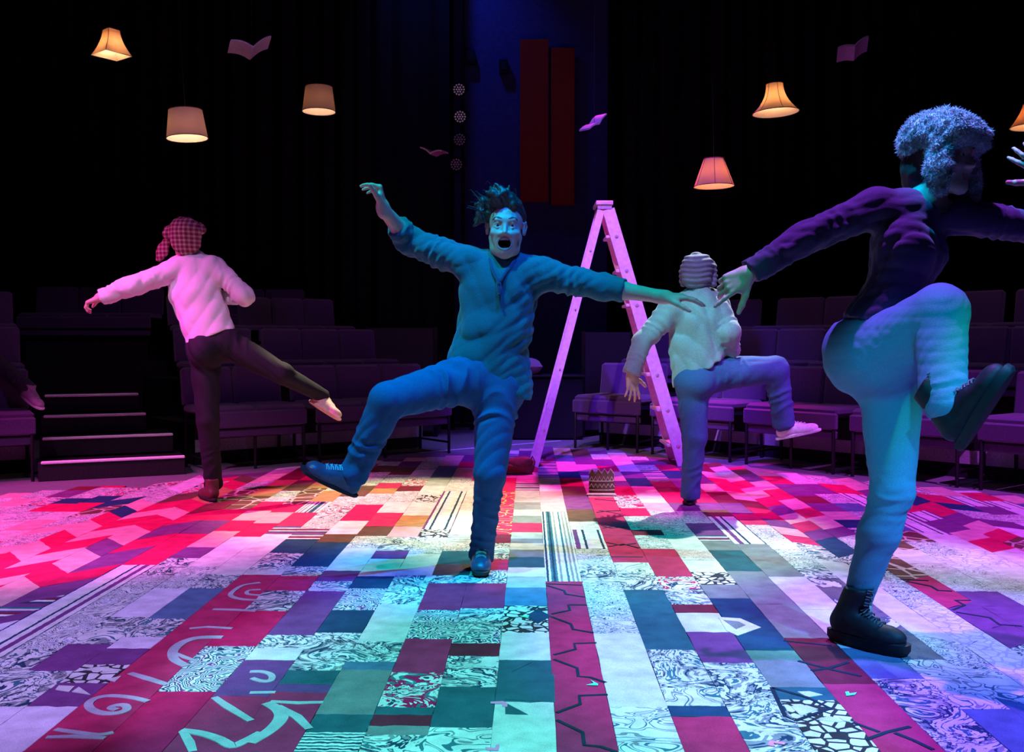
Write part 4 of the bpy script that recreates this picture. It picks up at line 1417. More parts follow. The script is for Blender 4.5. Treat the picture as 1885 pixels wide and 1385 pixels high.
def head_prims(o, f, up, s=1.0, mouth=True, face=True):
    R = frame(f, up)
    T = lambda x, y, z: o + R @ (np.array([x, y, z]) * s)
    pr = []
    E = lambda c, r, k=0.02, op=1: pr.append(el(T(*c), np.array(r) * s, R, k * s, op=op))
    Rc = lambda a, b, ra, rb, k=0.01, op=1: pr.append(rc(T(*a), T(*b), ra * s, rb * s, k * s, op=op))
    E((0, -0.018, 0.036), (0.073, 0.095, 0.080))
    E((0, 0.028, -0.02), (0.060, 0.062, 0.085), 0.03)
    drop = 0.010 if mouth else 0.0
    E((0, 0.036, -0.080 - drop), (0.044, 0.044, 0.034), 0.03)
    Rc((0, 0.070, -0.106 - drop), (0, 0.072, -0.104 - drop), 0.0165, 0.0165, 0.025)
    for x in (-1, 1):
        Rc((x * 0.054, 0.000, -0.045), (x * 0.040, 0.030, -0.085 - drop), 0.014, 0.014, 0.03)
        Rc((x * 0.040, 0.030, -0.085 - drop), (x * 0.014, 0.066, -0.106 - drop), 0.014, 0.013, 0.025)
        for (a_, b_, c_, r_) in ((-0.004, 0.018, 0.016, 0.0055), (-0.016, 0.026, 0.010, 0.0055)):
            Rc((x * 0.073, a_, b_), (x * 0.083, a_ - 0.012, b_ + 0.004), r_, r_ * 0.8, 0.006)
        Rc((x * 0.083, -0.016, 0.024), (x * 0.086, -0.026, 0.006), 0.0055, 0.0055, 0.005)
        Rc((x * 0.086, -0.026, 0.006), (x * 0.079, -0.012, -0.026), 0.0055, 0.0062, 0.005)
        Rc((x * 0.076, -0.010, 0.010), (x * 0.077, -0.008, -0.022), 0.0075, 0.0065, 0.006)
        Rc((x * 0.083, -0.014, 0.012), (x * 0.083, -0.014, -0.004), 0.0045, 0.0040, 0.004, -1)
    if not face:
        return pr, T, R
    for x in (-1, 1):
        E((x * 0.040, 0.062, -0.030), (0.022, 0.020, 0.017), 0.022)
    Rc((-0.034, 0.078, 0.024), (0.034, 0.078, 0.024), 0.0095, 0.0095, 0.018)
    for x in (-1, 1):
        E((x * 0.031, 0.097, 0.000), (0.018, 0.016, 0.0125), 0.010, -1)
        # lids
        for zz_, bow in ((0.0085, 0.004), (-0.0085, -0.003)):
            Rc((x * 0.016, 0.078, zz_ * 0.4), (x * 0.031, 0.0835, zz_ + bow * 0.4), 0.0032, 0.0036, 0.005)
            Rc((x * 0.031, 0.0835, zz_ + bow * 0.4), (x * 0.046, 0.074, zz_ * 0.4), 0.0036, 0.0030, 0.005)
    Rc((0, 0.082, 0.012), (0, 0.104, -0.030), 0.0056, 0.0096, 0.010)
    for x in (-1, 1):
        Rc((x * 0.010, 0.094, -0.034), (x * 0.0135, 0.088, -0.034), 0.0072, 0.0065, 0.007)
        E((x * 0.0065, 0.101, -0.0425), (0.0035, 0.005, 0.0035), 0.003, -1)
    if mouth:
        E((0, 0.070, -0.078), (0.036, 0.026, 0.034), 0.02)
        ring = []
        for i in range(12):
            a = 2 * PI * i / 12
            ring.append((0.0295 * math.cos(a), 0.0890 - 0.0170 * math.cos(a) ** 2, -0.072 + 0.006 * math.cos(a) ** 2 + (0.0195 if math.sin(a) > 0 else 0.030) * math.sin(a)))
        for i in range(12):
            Rc(ring[i], ring[(i + 1) % 12], 0.0036, 0.0036, 0.006)
        E((0, 0.080, -0.0745), (0.0265, 0.052, 0.0215), 0.004, -1)
        for x in (-1, 1):
            Rc((x * 0.026, 0.084, -0.036), (x * 0.040, 0.066, -0.066), 0.0065, 0.0060, 0.018)
    else:
        Rc((-0.020, 0.078, -0.066), (0.020, 0.078, -0.066), 0.0055, 0.0055, 0.008)
        Rc((-0.016, 0.079, -0.076), (0.016, 0.079, -0.076), 0.0060, 0.0060, 0.006)
        E((0, 0.094, -0.071), (0.022, 0.010, 0.0012), 0.003, -1)
    return pr, T, R

def ball(name, c, r, mat, parent, squash=None, n=16):
    mb = MB()
    prof = [(r * math.sin(PI * i / 12), -r * math.cos(PI * i / 12)) for i in range(13)]
    mb.lathe(prof, n)
    o = mb.build(name, mat, None, True)
    o.data.transform(Matrix.Translation(Vector(tuple(c))))
    return o

def hand_prims(wr, d, n, t, curl=(0.35, 0.35, 0.3), thumb=0.5, s=1.0, spread=0.10, index_curl=None, gap=1.0):
    """wr wrist, d along the hand, n palm normal (the palm faces this way), t towards the thumb"""
    d = nrm(d); n = nrm(n - d * (np.asarray(n, float) @ d)); t_ = np.cross(d, n)
    if t_ @ np.asarray(t, float) < 0: t_ = -t_
    t = t_
    pr = []
    W = wr
    offs = [0.030, 0.0105, -0.0095, -0.0285]
    ml = [0.088, 0.092, 0.087, 0.078]
    pr.append(rc(W - d * 0.02 * s, W + d * 0.015 * s, 0.024 * s, 0.026 * s, 0.02))
    for i in range(4):
        a = W + (d * 0.015 + t * offs[i] * 0.55) * s
        b = W + (d * ml[i] + t * offs[i]) * s
        pr.append(rc(a, b, 0.0150 * s, 0.0108 * s, 0.012 * s))
    pr.append(rc(W + (d * 0.02 + t * 0.018 + n * 0.006) * s, W + (d * 0.055 + t * 0.036 + n * 0.008) * s, 0.016 * s, 0.012 * s, 0.014 * s))
    pr.append(rc(W + (d * 0.02 - t * 0.018 + n * 0.006) * s, W + (d * 0.06 - t * 0.022 + n * 0.005) * s, 0.013 * s, 0.011 * s, 0.014 * s))
    fl_ = [0.074, 0.082, 0.076, 0.060]
    fr = [0.0092, 0.0094, 0.0088, 0.0078]
    for i in range(4):
        c = curl
        if i == 0 and index_curl is not None: c = index_curl
        base = W + (d * ml[i] + t * offs[i]) * s
        sp = (1.5 - i) * spread
        dd = nrm(d + t * sp)
        ang = 0
        p = base
        for j, fr_ in enumerate((0.45, 0.31, 0.24)):
            ang += c[j] * (1 + 0.08 * i)
            q = p + (dd * math.cos(ang) + n * math.sin(ang)) * fl_[i] * fr_ * s
            r0 = fr[i] * s * (1 - 0.10 * j); r1 = fr[i] * s * (0.93 - 0.12 * j)
            pr.append(rc(p, q, r0, r1, 0.0035 * s))
            p = q
    b = W + (d * 0.022 + t * 0.026 + n * 0.006) * s
    td = nrm(d * (0.75 - 0.25 * thumb) + t * (0.35 + 0.6 * thumb) + n * 0.25)
    p = b
    for j, (ln, r0, r1) in enumerate(((0.044, 0.0150, 0.0120), (0.034, 0.0120, 0.0105), (0.027, 0.0105, 0.0080))):
        q = p + td * ln * s
        pr.append(rc(p, q, r0 * s, r1 * s, 0.006 * s))
        p = q; td = nrm(td + d * 0.16 + n * 0.12)
    return pr

def body_common(J, sq, s=1.0, waist=0.105):
    pr = []
    pr.append(rc(J['chest'], J['waist'], 0.130 * s, waist * s, 0.03, sq))
    pr.append(rc(J['waist'], J['pelvis'], waist * s, 0.120 * s, 0.03, sq))
    pr.append(rc(J['shL'], J['shR'], 0.044 * s, 0.044 * s, 0.04))
    pr.append(rc(J['neck'], J['headb'], 0.054 * s, 0.050 * s, 0.03))
    pr.append(rc(J['neck'], (J['shL'] + J['neck']) / 2, 0.050 * s, 0.038 * s, 0.04))
    pr.append(rc(J['neck'], (J['shR'] + J['neck']) / 2, 0.050 * s, 0.038 * s, 0.04))
    for q in 'LR':
        pr.append(rc(J['sh' + q], J['el' + q], 0.043 * s, 0.034 * s, 0.02))
        m = J['el' + q] + (J['wr' + q] - J['el' + q]) * 0.3
        pr.append(rc(J['el' + q], m, 0.035 * s, 0.038 * s, 0.02))
        pr.append(rc(m, J['wr' + q], 0.038 * s, 0.0255 * s, 0.02))
        pr.append(rc(J['hip' + q], J['kn' + q], 0.075 * s, 0.046 * s, 0.03))
        m = J['kn' + q] + (J['an' + q] - J['kn' + q]) * 0.3
        pr.append(rc(J['kn' + q], m, 0.046 * s, 0.044 * s, 0.02))
        pr.append(rc(m, J['an' + q], 0.044 * s, 0.030 * s, 0.02))
        f = nrm(J['toe' + q] - J['an' + q])
        pr.append(rc(J['an' + q], J['an' + q] + f * 0.045 - np.array([0, 0, 0.01]), 0.026 * s, 0.020 * s, 0.015))
    return pr

def make_person(prims, base, label, h, zones, mats, color_fn=None, group=None):
    o = sdf_mesh('person', prims, h, mats, None, zones, color_fn=color_fn)
    o.data.transform(Matrix.Translation(-Vector(tuple(base))))
    o.location = tuple(base)
    tag(o, label, 'person', group)
    return o

def box_zone(pts, pad, h):
    a = np.array(pts)
    return (a.min(0) - pad, a.max(0) + pad, h)

def cloth(name, prims, h, mat, parent, disp=None, **kw):
    return sdf_mesh(name, prims, h, mat, parent, disp=disp, **kw)

def shoe(parent, an, toe, up, mat, solemat, lacemat=None, s=1.0, shaft=0.05, name='shoe', h=0.005, heel=0.0, laces=5, sole_t=0.014):
    R = frame(toe, up)
    T = lambda x, y, z: an + R @ (np.array([x, y, z]) * s)
    zc = -0.072
    cut = [(T(0, 0, zc), -R[:, 2])]
    pr = [rc(T(0, -0.022, -0.042), T(0, 0.07, -0.050), 0.038 * s, 0.037 * s, 0.02, cut=cut),
          el(T(0, 0.125, -0.056), np.array([0.046, 0.070, 0.034]) * s, R, 0.02, cut=cut),
          rc(T(0, 0.000, -0.010), T(0, 0.085, -0.040), 0.036 * s, 0.032 * s, 0.02, cut=cut),
          rc(T(0, -0.008, -0.02), T(0, (-0.004 if shaft < 0.08 else 0.036), shaft), 0.037 * s, 0.043 * s, 0.02, cut=[(T(0, 0, shaft), R[:, 2])])]
    o = sdf_mesh(name, pr, h, mat, parent, disp=waves(3, 0.0012, 60))
    mb = MB()
    out = []
    for i in range(28):
        a = 2 * PI * i / 28
        y = 0.068 + 0.136 * math.sin(a)
        wd = 0.037 + 0.011 * math.sin(a)
        x = wd * math.cos(a) * (1 if abs(math.sin(a)) < 0.98 else 0.9)
        x = math.copysign(wd * abs(math.cos(a)) ** 0.7, math.cos(a))
        out.append((x, y))
    levels = [(zc - sole_t / s, 0.96), (zc - sole_t * 0.6 / s, 1.03), (zc + 0.002, 1.03), (zc + 0.005, 0.96)]
    vs = []; fs = []
    for z, q in levels:
        for (x, y) in out:
            vs.append(T(x * q, 0.068 + (y - 0.068) * q, z))
    n = 28
    for l in range(3):
        for k in range(n):
            fs.append((l*n+k, l*n+(k+1) % n, (l+1)*n+(k+1) % n, (l+1)*n+k))
    fs.append(tuple(range(n-1, -1, -1))); fs.append(tuple(range(3*n, 4*n)))
    mb.add(vs, fs)
    if heel:
        M4 = Matrix.Translation(Vector(tuple(an))) @ Matrix([[R[i][j] * s for j in range(3)] + [0] for i in range(3)] + [[0, 0, 0, 1]])
        mb.box(-0.034, 0.034, -0.066, 0.010, zc - (sole_t + heel) / s, zc - sole_t * 0.5 / s, M4, bev=0.006)
    so = mb.build('sole', solemat, None, True)
    attach(so, o, parent)
    if lacemat is not None:
        mb = MB()
        path = [np.array([0.125, -0.023]), np.array([0.098, -0.011]), np.array([0.045 + (0.02 if shaft > 0.08 else 0), 0.012]), np.array([0.036 + (0.044 if shaft > 0.08 else 0), shaft])] if shaft > 0.04 else [np.array([0.125, -0.023]), np.array([0.098, -0.011]), np.array([0.045, 0.010])]
        seg = [np.linalg.norm(path[i + 1] - path[i]) for i in range(len(path) - 1)]
        for k in range(laces):
            dd_ = sum(seg) * (0.04 + 0.90 * k / max(1, laces - 1)); i = 0
            while i < len(seg) - 1 and dd_ > seg[i]: dd_ -= seg[i]; i += 1
            tv = (path[i + 1] - path[i]) / seg[i]; c2 = path[i] + tv * dd_; nv = np.array([-tv[1], tv[0]]) * -1
            if nv[1] < 0 and nv[0] < 0: nv = -nv
            if nv[0] < 0: nv = -nv
            for sg in (-1, 1):
                pts = [T(-0.022 * sg, *(c2 - nv * 0.004)), T(-0.010 * sg, *(c2 + nv * (0.0050 + 0.001 * sg))), T(0.010 * sg, *(c2 + tv * 0.008 + nv * (0.0050 + 0.001 * sg))), T(0.022 * sg, *(c2 + tv * 0.010 - nv * 0.004))]
                mb.tube(pts, 0.0026 * s, 5)
        lo = mb.build('laces', lacemat, None, True)
        attach(lo, o, parent)
    return o


def face_parts(T, R, root, s=1.0, mouth=True, brow_mat=None):
    for x in (-1, 1):
        e = ball('eye', T(x * 0.031, 0.0725, 0.0), 0.0122 * s, M_eye, None)
        attach(e, root, root)
        c = T(x * 0.031, 0.0725, 0.0) + R @ np.array([0, 1, 0.0]) * 0.0098 * s
        mb = MB()
        ring = [c + (R[:, 0] * math.cos(2 * PI * k / 14) + R[:, 2] * math.sin(2 * PI * k / 14)) * 0.0056 * s + R[:, 1] * 0.0011 * s for k in range(14)]
        mb.add([c + R[:, 1] * 0.0030 * s] + ring, [(0, (k + 1) % 14 + 1, k + 1) for k in range(14)])
        i_ = mb.build('iris', M_iris, None)
        attach(i_, e, root)
        mb = MB()
        mb.tube([T(x * 0.013, 0.0880, 0.0275), T(x * 0.027, 0.0865, 0.0335), T(x * 0.041, 0.078, 0.0330), T(x * 0.052, 0.066, 0.024)], [0.0035 * s, 0.0042 * s, 0.0035 * s, 0.0018 * s], 6)
        attach(mb.build('eyebrow', brow_mat or M_hair, None, True), root, root)
    if mouth:
        mb = MB()
        n = 10
        for k in range(n):
            a = PI * (0.12 + 0.76 * (k + 0.5) / n)
            x = 0.021 * math.cos(a); y = 0.062 + 0.018 * math.sin(a)
            M4 = Matrix.Translation(Vector(tuple(T(x * 1.12, y, -0.0555)))) @ Matrix([[R[i][j] for j in range(3)] + [0] for i in range(3)] + [[0, 0, 0, 1]]) @ Matrix.Rotation(a - PI / 2, 4, 'Z')
            mb.box(-0.0023, 0.0023, -0.0015, 0.0015, -0.005, 0.004, M4, bev=0.0008)
        attach(mb.build('upper_teeth', M_teeth, None), root, root)
        e = sdf_mesh('tongue', [el(T(0, 0.058, -0.092), np.array([0.018, 0.022, 0.006]) * s, R)], 0.003, M_lip, root)

# ------------------------------------------------ man A, centre
def P3(l): return P(*l)
J = dict(
 chest=P(918, 540, 4.20), waist=P(912, 604, 4.19), pelvis=P(888, 690, 4.20),
 shL=P(862, 485, 4.21), elL=P(752, 442, 4.30), wrL=P(705, 384, 4.14),
 shR=P(990, 504, 4.20), elR=P(1108, 529, 4.15), wrR=P(1222, 547, 4.08),
 neck=P(921, 500, 4.23), headb=P(929, 448, 4.20),
 hipL=P(864, 697, 4.18), knL=P(713, 738, 3.98), anL=P(652, 872, 4.02),
 hipR=P(916, 716, 4.20), knR=P(902, 872, 4.12), anR=P(886, 1022, 4.27))
J['toeL'] = P(570, 866, 3.92); J['toeR'] = P(884, 1062, 4.02)
sqA = (np.array([0, 1.0, 0]), 0.62)
hp, T, R = head_prims(P(931, 419, 4.18), (-0.03, -1, -0.02), (0.03, 0, 1))
hL = hand_prims(J['wrL'], np.array([-0.12, -0.1, 1.0]), np.array([-1, -0.1, -0.1]), np.array([0, -1, 0]), curl=(1.15, 0.25, 0.15), thumb=0.45, s=0.98, spread=0.12)
hR = hand_prims(J['wrR'], np.array([1.0, -0.1, -0.02]), np.array([0, 0.25, -1.0]), np.array([0, -1, 0]), curl=(0.22, 0.22, 0.15), thumb=0.35, s=1.0, spread=0.08)
bp = body_common(J, sqA) + hp + hL + hR
handpts = lambda w: [w - 0.06, w + 0.06]
def lipcol(T, R, s, mouth):
    o = T(0, 0, 0)
    def f(mid):
        q = (mid - o) @ R / s
        idx = np.zeros(len(mid), int)
        zc = -0.072
        rr = (q[:, 0] / 0.032) ** 2 + ((q[:, 2] + 0.0765) / 0.0290) ** 2
        if mouth:
            idx[(rr < 1.12) & (q[:, 1] > 0.066) & (q[:, 1] < 0.12)] = 1
            ri = (q[:, 0] / 0.0272) ** 2 + ((q[:, 2] + 0.0745) / 0.0230) ** 2
            idx[(ri < 1.0) & (q[:, 1] > 0.01) & (q[:, 1] < 0.083)] = 2
        else:
            idx[(np.abs(q[:, 0]) < 0.022) & (np.abs(q[:, 2] + 0.071) < 0.011) & (q[:, 1] > 0.078)] = 1
        return idx
    return f
def grounded(prims): return prims
zonesA = [box_zone([T(-0.085, -0.10, -0.14), T(0.085, 0.115, 0.06)], 0.0, 0.0026),
          box_zone([J['wrL'] + (-0.11, -0.06, -0.02), J['wrL'] + (0.05, 0.05, 0.12)], 0.0, 0.0040),
          box_zone([J['wrR'] + (-0.03, -0.06, -0.06), J['wrR'] + (0.20, 0.05, 0.04)], 0.0, 0.0040)]
manA = make_person(bp, G(885, 1062), 'man in teal henley and blue jeans, mouth wide open, arms flung out, kicking one leg', 0.008, zonesA, [M_skin, M_lip, M_mouth], lipcol(T, R, 1.0, True))
face_parts(T, R, manA, 1.0, True)
# messy quiff of hair
hq = []
hq.append(el(T(0, -0.030, 0.058), (0.081, 0.097, 0.076), R, 0.02))
hq.append(rc(T(-0.070, -0.02, 0.045), T(-0.072, -0.02, 0.005), 0.014, 0.008, 0.02))
hq.append(rc(T(0.070, -0.02, 0.045), T(0.072, -0.02, 0.005), 0.014, 0.008, 0.02))
hq.append(el(T(0, 0.075, 0.010), (0.066, 0.060, 0.062), R, 0.012, op=-1))
locks = []
rl = random.Random(3)
def lock(a, mids, r0, seed=0):
    pts = [a] + mids
    for i in range(len(pts) - 1):
        q = len(pts) - 1
        hq.append(rc(T(*pts[i]), T(*pts[i + 1]), r0 * (1 - 0.75 * i / q), r0 * (1 - 0.75 * (i + 1) / q), 0.010))
# (side, forward, up) with side + = image left when he faces the camera
sx = 1.0 if (R[:, 0] @ np.array([1, 0, 0])) < 0 else -1.0
for i in range(15):
    u = rl.uniform(-0.055, 0.06) * sx
    lock((u, 0.045 + rl.uniform(-0.02, 0.015), 0.085 + rl.uniform(-0.01, 0.02)),
         [(u + sx * rl.uniform(0.0, 0.03), 0.06 + rl.uniform(-0.03, 0.02), 0.125 + rl.uniform(-0.01, 0.025)),
          (u + sx * rl.uniform(0.01, 0.06), 0.05 + rl.uniform(-0.03, 0.02), 0.140 + rl.uniform(-0.03, 0.035))], 0.017)
for i in range(12):   # hair blown out to the image-left side
    z = rl.uniform(0.03, 0.11)
    lock((sx * 0.06, -0.01 + rl.uniform(-0.03, 0.03), z),
         [(sx * (0.095 + rl.uniform(0, 0.01)), rl.uniform(-0.02, 0.02), z + rl.uniform(-0.005, 0.02)),
          (sx * (0.118 + rl.uniform(0, 0.018)), rl.uniform(-0.02, 0.02), z - rl.uniform(0.0, 0.035))], 0.020)
hairA = sdf_mesh('hair', hq, 0.0034, M_hair, manA, disp=dfolds(11, 0.0034, 0.013, R @ np.array([0.5 * sx, 0.1, 0.8]), 5, 0.4))
mb = MB()
for i in range(130):
    a = rl.uniform(0, 1)
    u = sx * rl.uniform(-0.06, 0.11); z = 0.10 + rl.uniform(-0.03, 0.04) - max(0, u * sx - 0.05) * 0.6
    y = rl.uniform(-0.03, 0.07)
    c = np.array([u, y, z]); d_ = np.array([sx * rl.uniform(-0.01, 0.04), rl.uniform(-0.02, 0.03), rl.uniform(0.0, 0.04)])
    d2 = d_ + np.array([sx * rl.uniform(-0.02, 0.03), rl.uniform(-0.01, 0.02), rl.uniform(-0.03, 0.01)])
    c = c * np.array([1, 1, 1.0]); q1 = c + d_ * 0.7; q2 = q1 + d2 * 0.6 + np.array([sx * 0.006, 0, 0.004]); q3 = q2 + np.array([sx * rl.uniform(0.002, 0.014), 0, -rl.uniform(0.0, 0.014)])
    mb.tube([T(*c), T(*q1), T(*q2), T(*q3)], [0.0016, 0.0014, 0.0010, 0.0004], 3, cap=False)
attach(mb.build('hair_strands', M_hair, None, True), hairA, manA)

M_swA = knit('teal_knit_jersey', (0.025, 0.13, 0.16))
M_jean = basic('blue_denim', (0.04, 0.11, 0.24), 0.85, 0, 420, 0.3, 0.4, 0.15)
hemA = [(P(886, 690, 4.2), nrm(P(950, 722, 4.2) - P(822, 652, 4.2)))]
tang = nrm(P(950, 722, 4.2) - P(820, 655, 4.2)); hn = nrm(np.array([-tang[2], 0, tang[0]]))
if hn[2] > 0: hn = -hn
hemcut = [(P(886, 690, 4.2), hn)]
cufL = J['elL'] + (J['wrL'] - J['elL']) * 0.42; cufR = J['elR'] + (J['wrR'] - J['elR']) * 0.36
def sleeve(J, q, r0, r1, r2, t, amp=0.004, cuff_len=0.03):
    e = J['el' + q]; w_ = J['wr' + q]; s_ = J['sh' + q]
    c = e + (w_ - e) * t
    dn = nrm(w_ - e)
    return [rc(s_, e, r0, r1, 0.03, fold=(amp, 0.045, 1.0, 0.25, 1.1)),
            rc(e, c + dn * 0.05, r1, r2, 0.02, cut=[(c, dn)], fold=(amp, 0.036, 2.0, -0.1, 0.9)),
            rc(c - dn * 0.03, c + dn * 0.04, r2 + 0.0015, r2 + 0.001, 0.004, cut=[(c, dn)])]
tp = [rc(J['chest'], J['waist'], 0.166, 0.146, 0.03, sqA),
      rc(J['waist'], P(896, 668, 4.2), 0.146, 0.158, 0.03, sqA),
      rc(P(896, 668, 4.2), P(888, 720, 4.2), 0.158, 0.158, 0.02, sqA, cut=hemcut),
      rc(P(922, 680, 4.2), P(926, 722, 4.2), 0.124, 0.126, 0.02, sqA, cut=hemcut),
      rc(J['shL'] + (0, 0.0, 0.0), J['shR'], 0.062, 0.062, 0.05),
      rc(J['neck'] + (0, 0.01, -0.01), (J['shL'] + J['neck']) / 2, 0.066, 0.054, 0.04),
      rc(J['neck'] + (0, 0.01, -0.01), (J['shR'] + J['neck']) / 2, 0.066, 0.054, 0.04)]
for q in tp:
    if q.cut is None and q.sq is not None: q.cut = hemcut
tp += sleeve(J, 'L', 0.066, 0.056, 0.047, 0.42)
tp += sleeve(J, 'R', 0.066, 0.054, 0.047, 0.36)
tp.append(rc(J['neck'] + (0, 0.0, 0.0), J['headb'] + (0, 0, 0.05), 0.061, 0.064, 0.008, op=-1))
tp.append(rc(P(924, 468, 4.12), P(918, 512, 4.075), 0.046, 0.012, 0.008, op=-1))
fA = dfolds(21, 0.0062, 0.075, (-0.55, 0, 0.8), 4); fA2 = dfolds(22, 0.0040, 0.05, (0.8, 0, 0.45), 3)
swA = cloth('henley_jersey', tp, 0.0056, M_swA, manA, disp=lambda p: fA(p) + fA2(p))
M_colA = knit('dark_collar', (0.035, 0.06, 0.12))
mb = MB()
pts = [P(917, 518, 4.090), P(908, 500, 4.105), P(902, 480, 4.135), P(899, 466, 4.175), P(905, 460, 4.235), P(926, 458, 4.275), P(950, 461, 4.235), P(956, 469, 4.175), P(948, 483, 4.135), P(932, 500, 4.105), P(920, 518, 4.088)]
mb.tube(pts, 0.0085, 8); attach(mb.build('collar', M_colA, None, True), swA, manA)
mb = MB()
pc = P(919, 505, 4.06)
pl = [P(918, 514, 4.092), P(918, 523, 4.088), P(919, 534, 4.085), P(919, 545, 4.084)]
mb.tube(pl, [0.009, 0.011, 0.011, 0.008], 8); attach(mb.build('placket', M_colA, None, True), swA, manA)
for t in (0.3, 0.9):
    b_ = pl[0] + (pl[3] - pl[0]) * t + np.array([0, -0.011, 0])
    bo = ball('button', b_, 0.005, M_trim, None, n=10); attach(bo, swA, manA)
# jeans
legcutL = J['anL'] + (J['knL'] - J['anL']) * 0.02
dL = nrm(J['anL'] - J['knL']); dR = nrm(J['anR'] - J['knR'])
jn = [rc(J['hipL'] + (0.01, 0, 0), J['hipR'], 0.112, 0.112, 0.04, (np.array([0, 1.0, 0]), 0.85)),
      rc(P(886, 672, 4.2), P(888, 700, 4.2), 0.128, 0.13, 0.03, (np.array([0, 1.0, 0]), 0.7)),
      rc(J['hipL'], J['knL'], 0.104, 0.074, 0.03, fold=(0.009, 0.060, 0.5, -0.3, 0.5)),
      rc(J['knL'], J['anL'], 0.073, 0.057, 0.02, fold=(0.004, 0.06, 0.0, 0.4, 1.2)),
      rc(J['anL'], J['anL'] + dL * 0.03, 0.057, 0.057, 0.015, cut=[(J['anL'] + dL * 0.012, dL)]),
      rc(J['hipR'], J['knR'], 0.104, 0.064, 0.03, fold=(0.008, 0.06, 1.5, -0.3, 0.45)),
      rc(J['knR'], J['anR'], 0.064, 0.050, 0.02, fold=(0.004, 0.05, 2.0, -0.1, 1.2)),
      rc(J['anR'], J['anR'] + dR * 0.03, 0.050, 0.051, 0.015, cut=[(J['anR'] + dR * 0.008, dR)])]
fJ0 = dfolds(31, 0.0050, 0.055, (0.5, 0, 0.8), 4, 0.4); fJ = fJ0
jA = cloth('jeans', jn, 0.0058, M_jean, manA, disp=fJ)
M_shA = basic('blue_black_leather', (0.06, 0.08, 0.14), 0.38, 0, 50, 0.2, 0.15, 0.6)
M_soleA = basic('dark_rubber', (0.025, 0.025, 0.03), 0.7)
M_lace = basic('pale_laces', (0.45, 0.45, 0.5), 0.8)
upL = np.cross(nrm(J['toeL'] - J['anL']), np.array([0, 1.0, 0])); upL = upL if upL[2] > 0 else -upL
tdL = nrm(P(575, 866, 3.93) - P(652, 905, 4.02) + np.array([0, 0, 0.0]))
shoe(manA, J['anL'] + dL * 0.005, tdL, nrm(-dL + np.array([0.10, -0.15, 0.25])), M_shA, M_soleA, M_lace, 1.0, 0.045, 'boot', laces=7)
shoe(manA, np.array([J['anR'][0], 4.27, 0.101]), (0.02, -1, 0.0), (0, 0, 1), M_shA, M_soleA, M_lace, 0.98, 0.045, 'boot')

# ------------------------------------------------ man B, left, back to us
J = dict(
 chest=P(358, 540, 6.10), waist=P(374, 583, 6.10), pelvis=P(390, 628, 6.10),
 shL=P(323, 497, 6.08), elL=P(249, 525, 5.98), wrL=P(186, 547, 5.95),
 shR=P(393, 492, 6.12), elR=P(450, 544, 6.10), wrR=P(412, 545, 6.28),
 neck=P(355, 486, 6.12), headb=P(343, 455, 6.12),
 hipL=P(377, 642, 6.10), knL=P(383, 775, 6.05), anL=P(393, 890, 6.10),
 hipR=P(412, 630, 6.12), knR=P(520, 688, 6.12), anR=P(594, 730, 6.30))
J['toeL'] = J['anL'] + (-0.12, 0.12, -0.06); J['toeR'] = P(640, 757, 6.3)
sqB = (np.array([0, 1.0, 0]), 0.68)
hp, T, R = head_prims(P(341, 441, 6.12), (-0.35, 1, 0.0), (-0.08, 0, 1), mouth=False)
hL = hand_prims(J['wrL'], np.array([-1, 0, -0.38]), np.array([-0.2, 0.2, -1]), np.array([0, 1, 0]), curl=(0.7, 0.8, 0.5), thumb=0.3)
hR = hand_prims(J['wrR'], np.array([-0.8, 0.6, 0.0]), np.array([-0.6, -0.8, 0]), np.array([0, 0, 1.0]), curl=(0.6, 0.7, 0.5), thumb=0.3)
zonesB = [box_zone([J['wrL'] + (-0.18, -0.06, -0.10), J['wrL'] + (0.02, 0.08, 0.04)], 0, 0.005)]
manB = make_person(body_common(J, sqB) + hp + hL + hR, G(395, 928), 'man seen from behind in white long-sleeved top, dark trousers and plaid cap with ear flaps', 0.009, zonesB, [M_skin])
M_white_t = basic('white_cotton', (0.80, 0.78, 0.80), 0.9, 0, 300, 0.05, 0.2, 0.1, 0.1)
tg = nrm(P(440, 600, 6.1) - P(347, 633, 6.1)); hn = np.array([tg[2], 0, -tg[0]]); hn = hn if hn[2] < 0 else -hn
hc = [(P(396, 617, 6.1), hn)]
tp = [rc(J['chest'], J['waist'], 0.150, 0.138, 0.03, sqB), rc(J['waist'], P(395, 640, 6.1), 0.142, 0.156, 0.03, sqB),
      rc(J['shL'], J['shR'], 0.062, 0.062, 0.05), rc(J['neck'], J['chest'], 0.062, 0.10, 0.05),
      rc(J['neck'], (J['shL'] + J['neck']) / 2, 0.064, 0.054, 0.04), rc(J['neck'], (J['shR'] + J['neck']) / 2, 0.064, 0.054, 0.04)]
for q in tp[:2]: q.cut = hc
tp += sleeve(J, 'L', 0.068, 0.054, 0.040, 0.97, 0.003) + sleeve(J, 'R', 0.068, 0.054, 0.042, 0.9, 0.004)
tp.append(rc(J['neck'] + (0, 0.01, 0.02), J['headb'], 0.058, 0.06, 0.008, op=-1))
f1 = dfolds(41, 0.0100, 0.11, (-0.45, 0, 0.85), 5, 0.35); f2 = dfolds(44, 0.0055, 0.07, (0.5, 0.2, 0.8), 4, 0.4)
cloth('shirt', tp, 0.0075, M_white_t, manB, disp=lambda p: f1(p) + f2(p))
M_trB = basic('black_denim', (0.009, 0.010, 0.016), 0.8, 0, 300, 0.3, 0.3)
dL = nrm(J['anL'] - J['knL']); dR = nrm(J['anR'] - J['knR'])
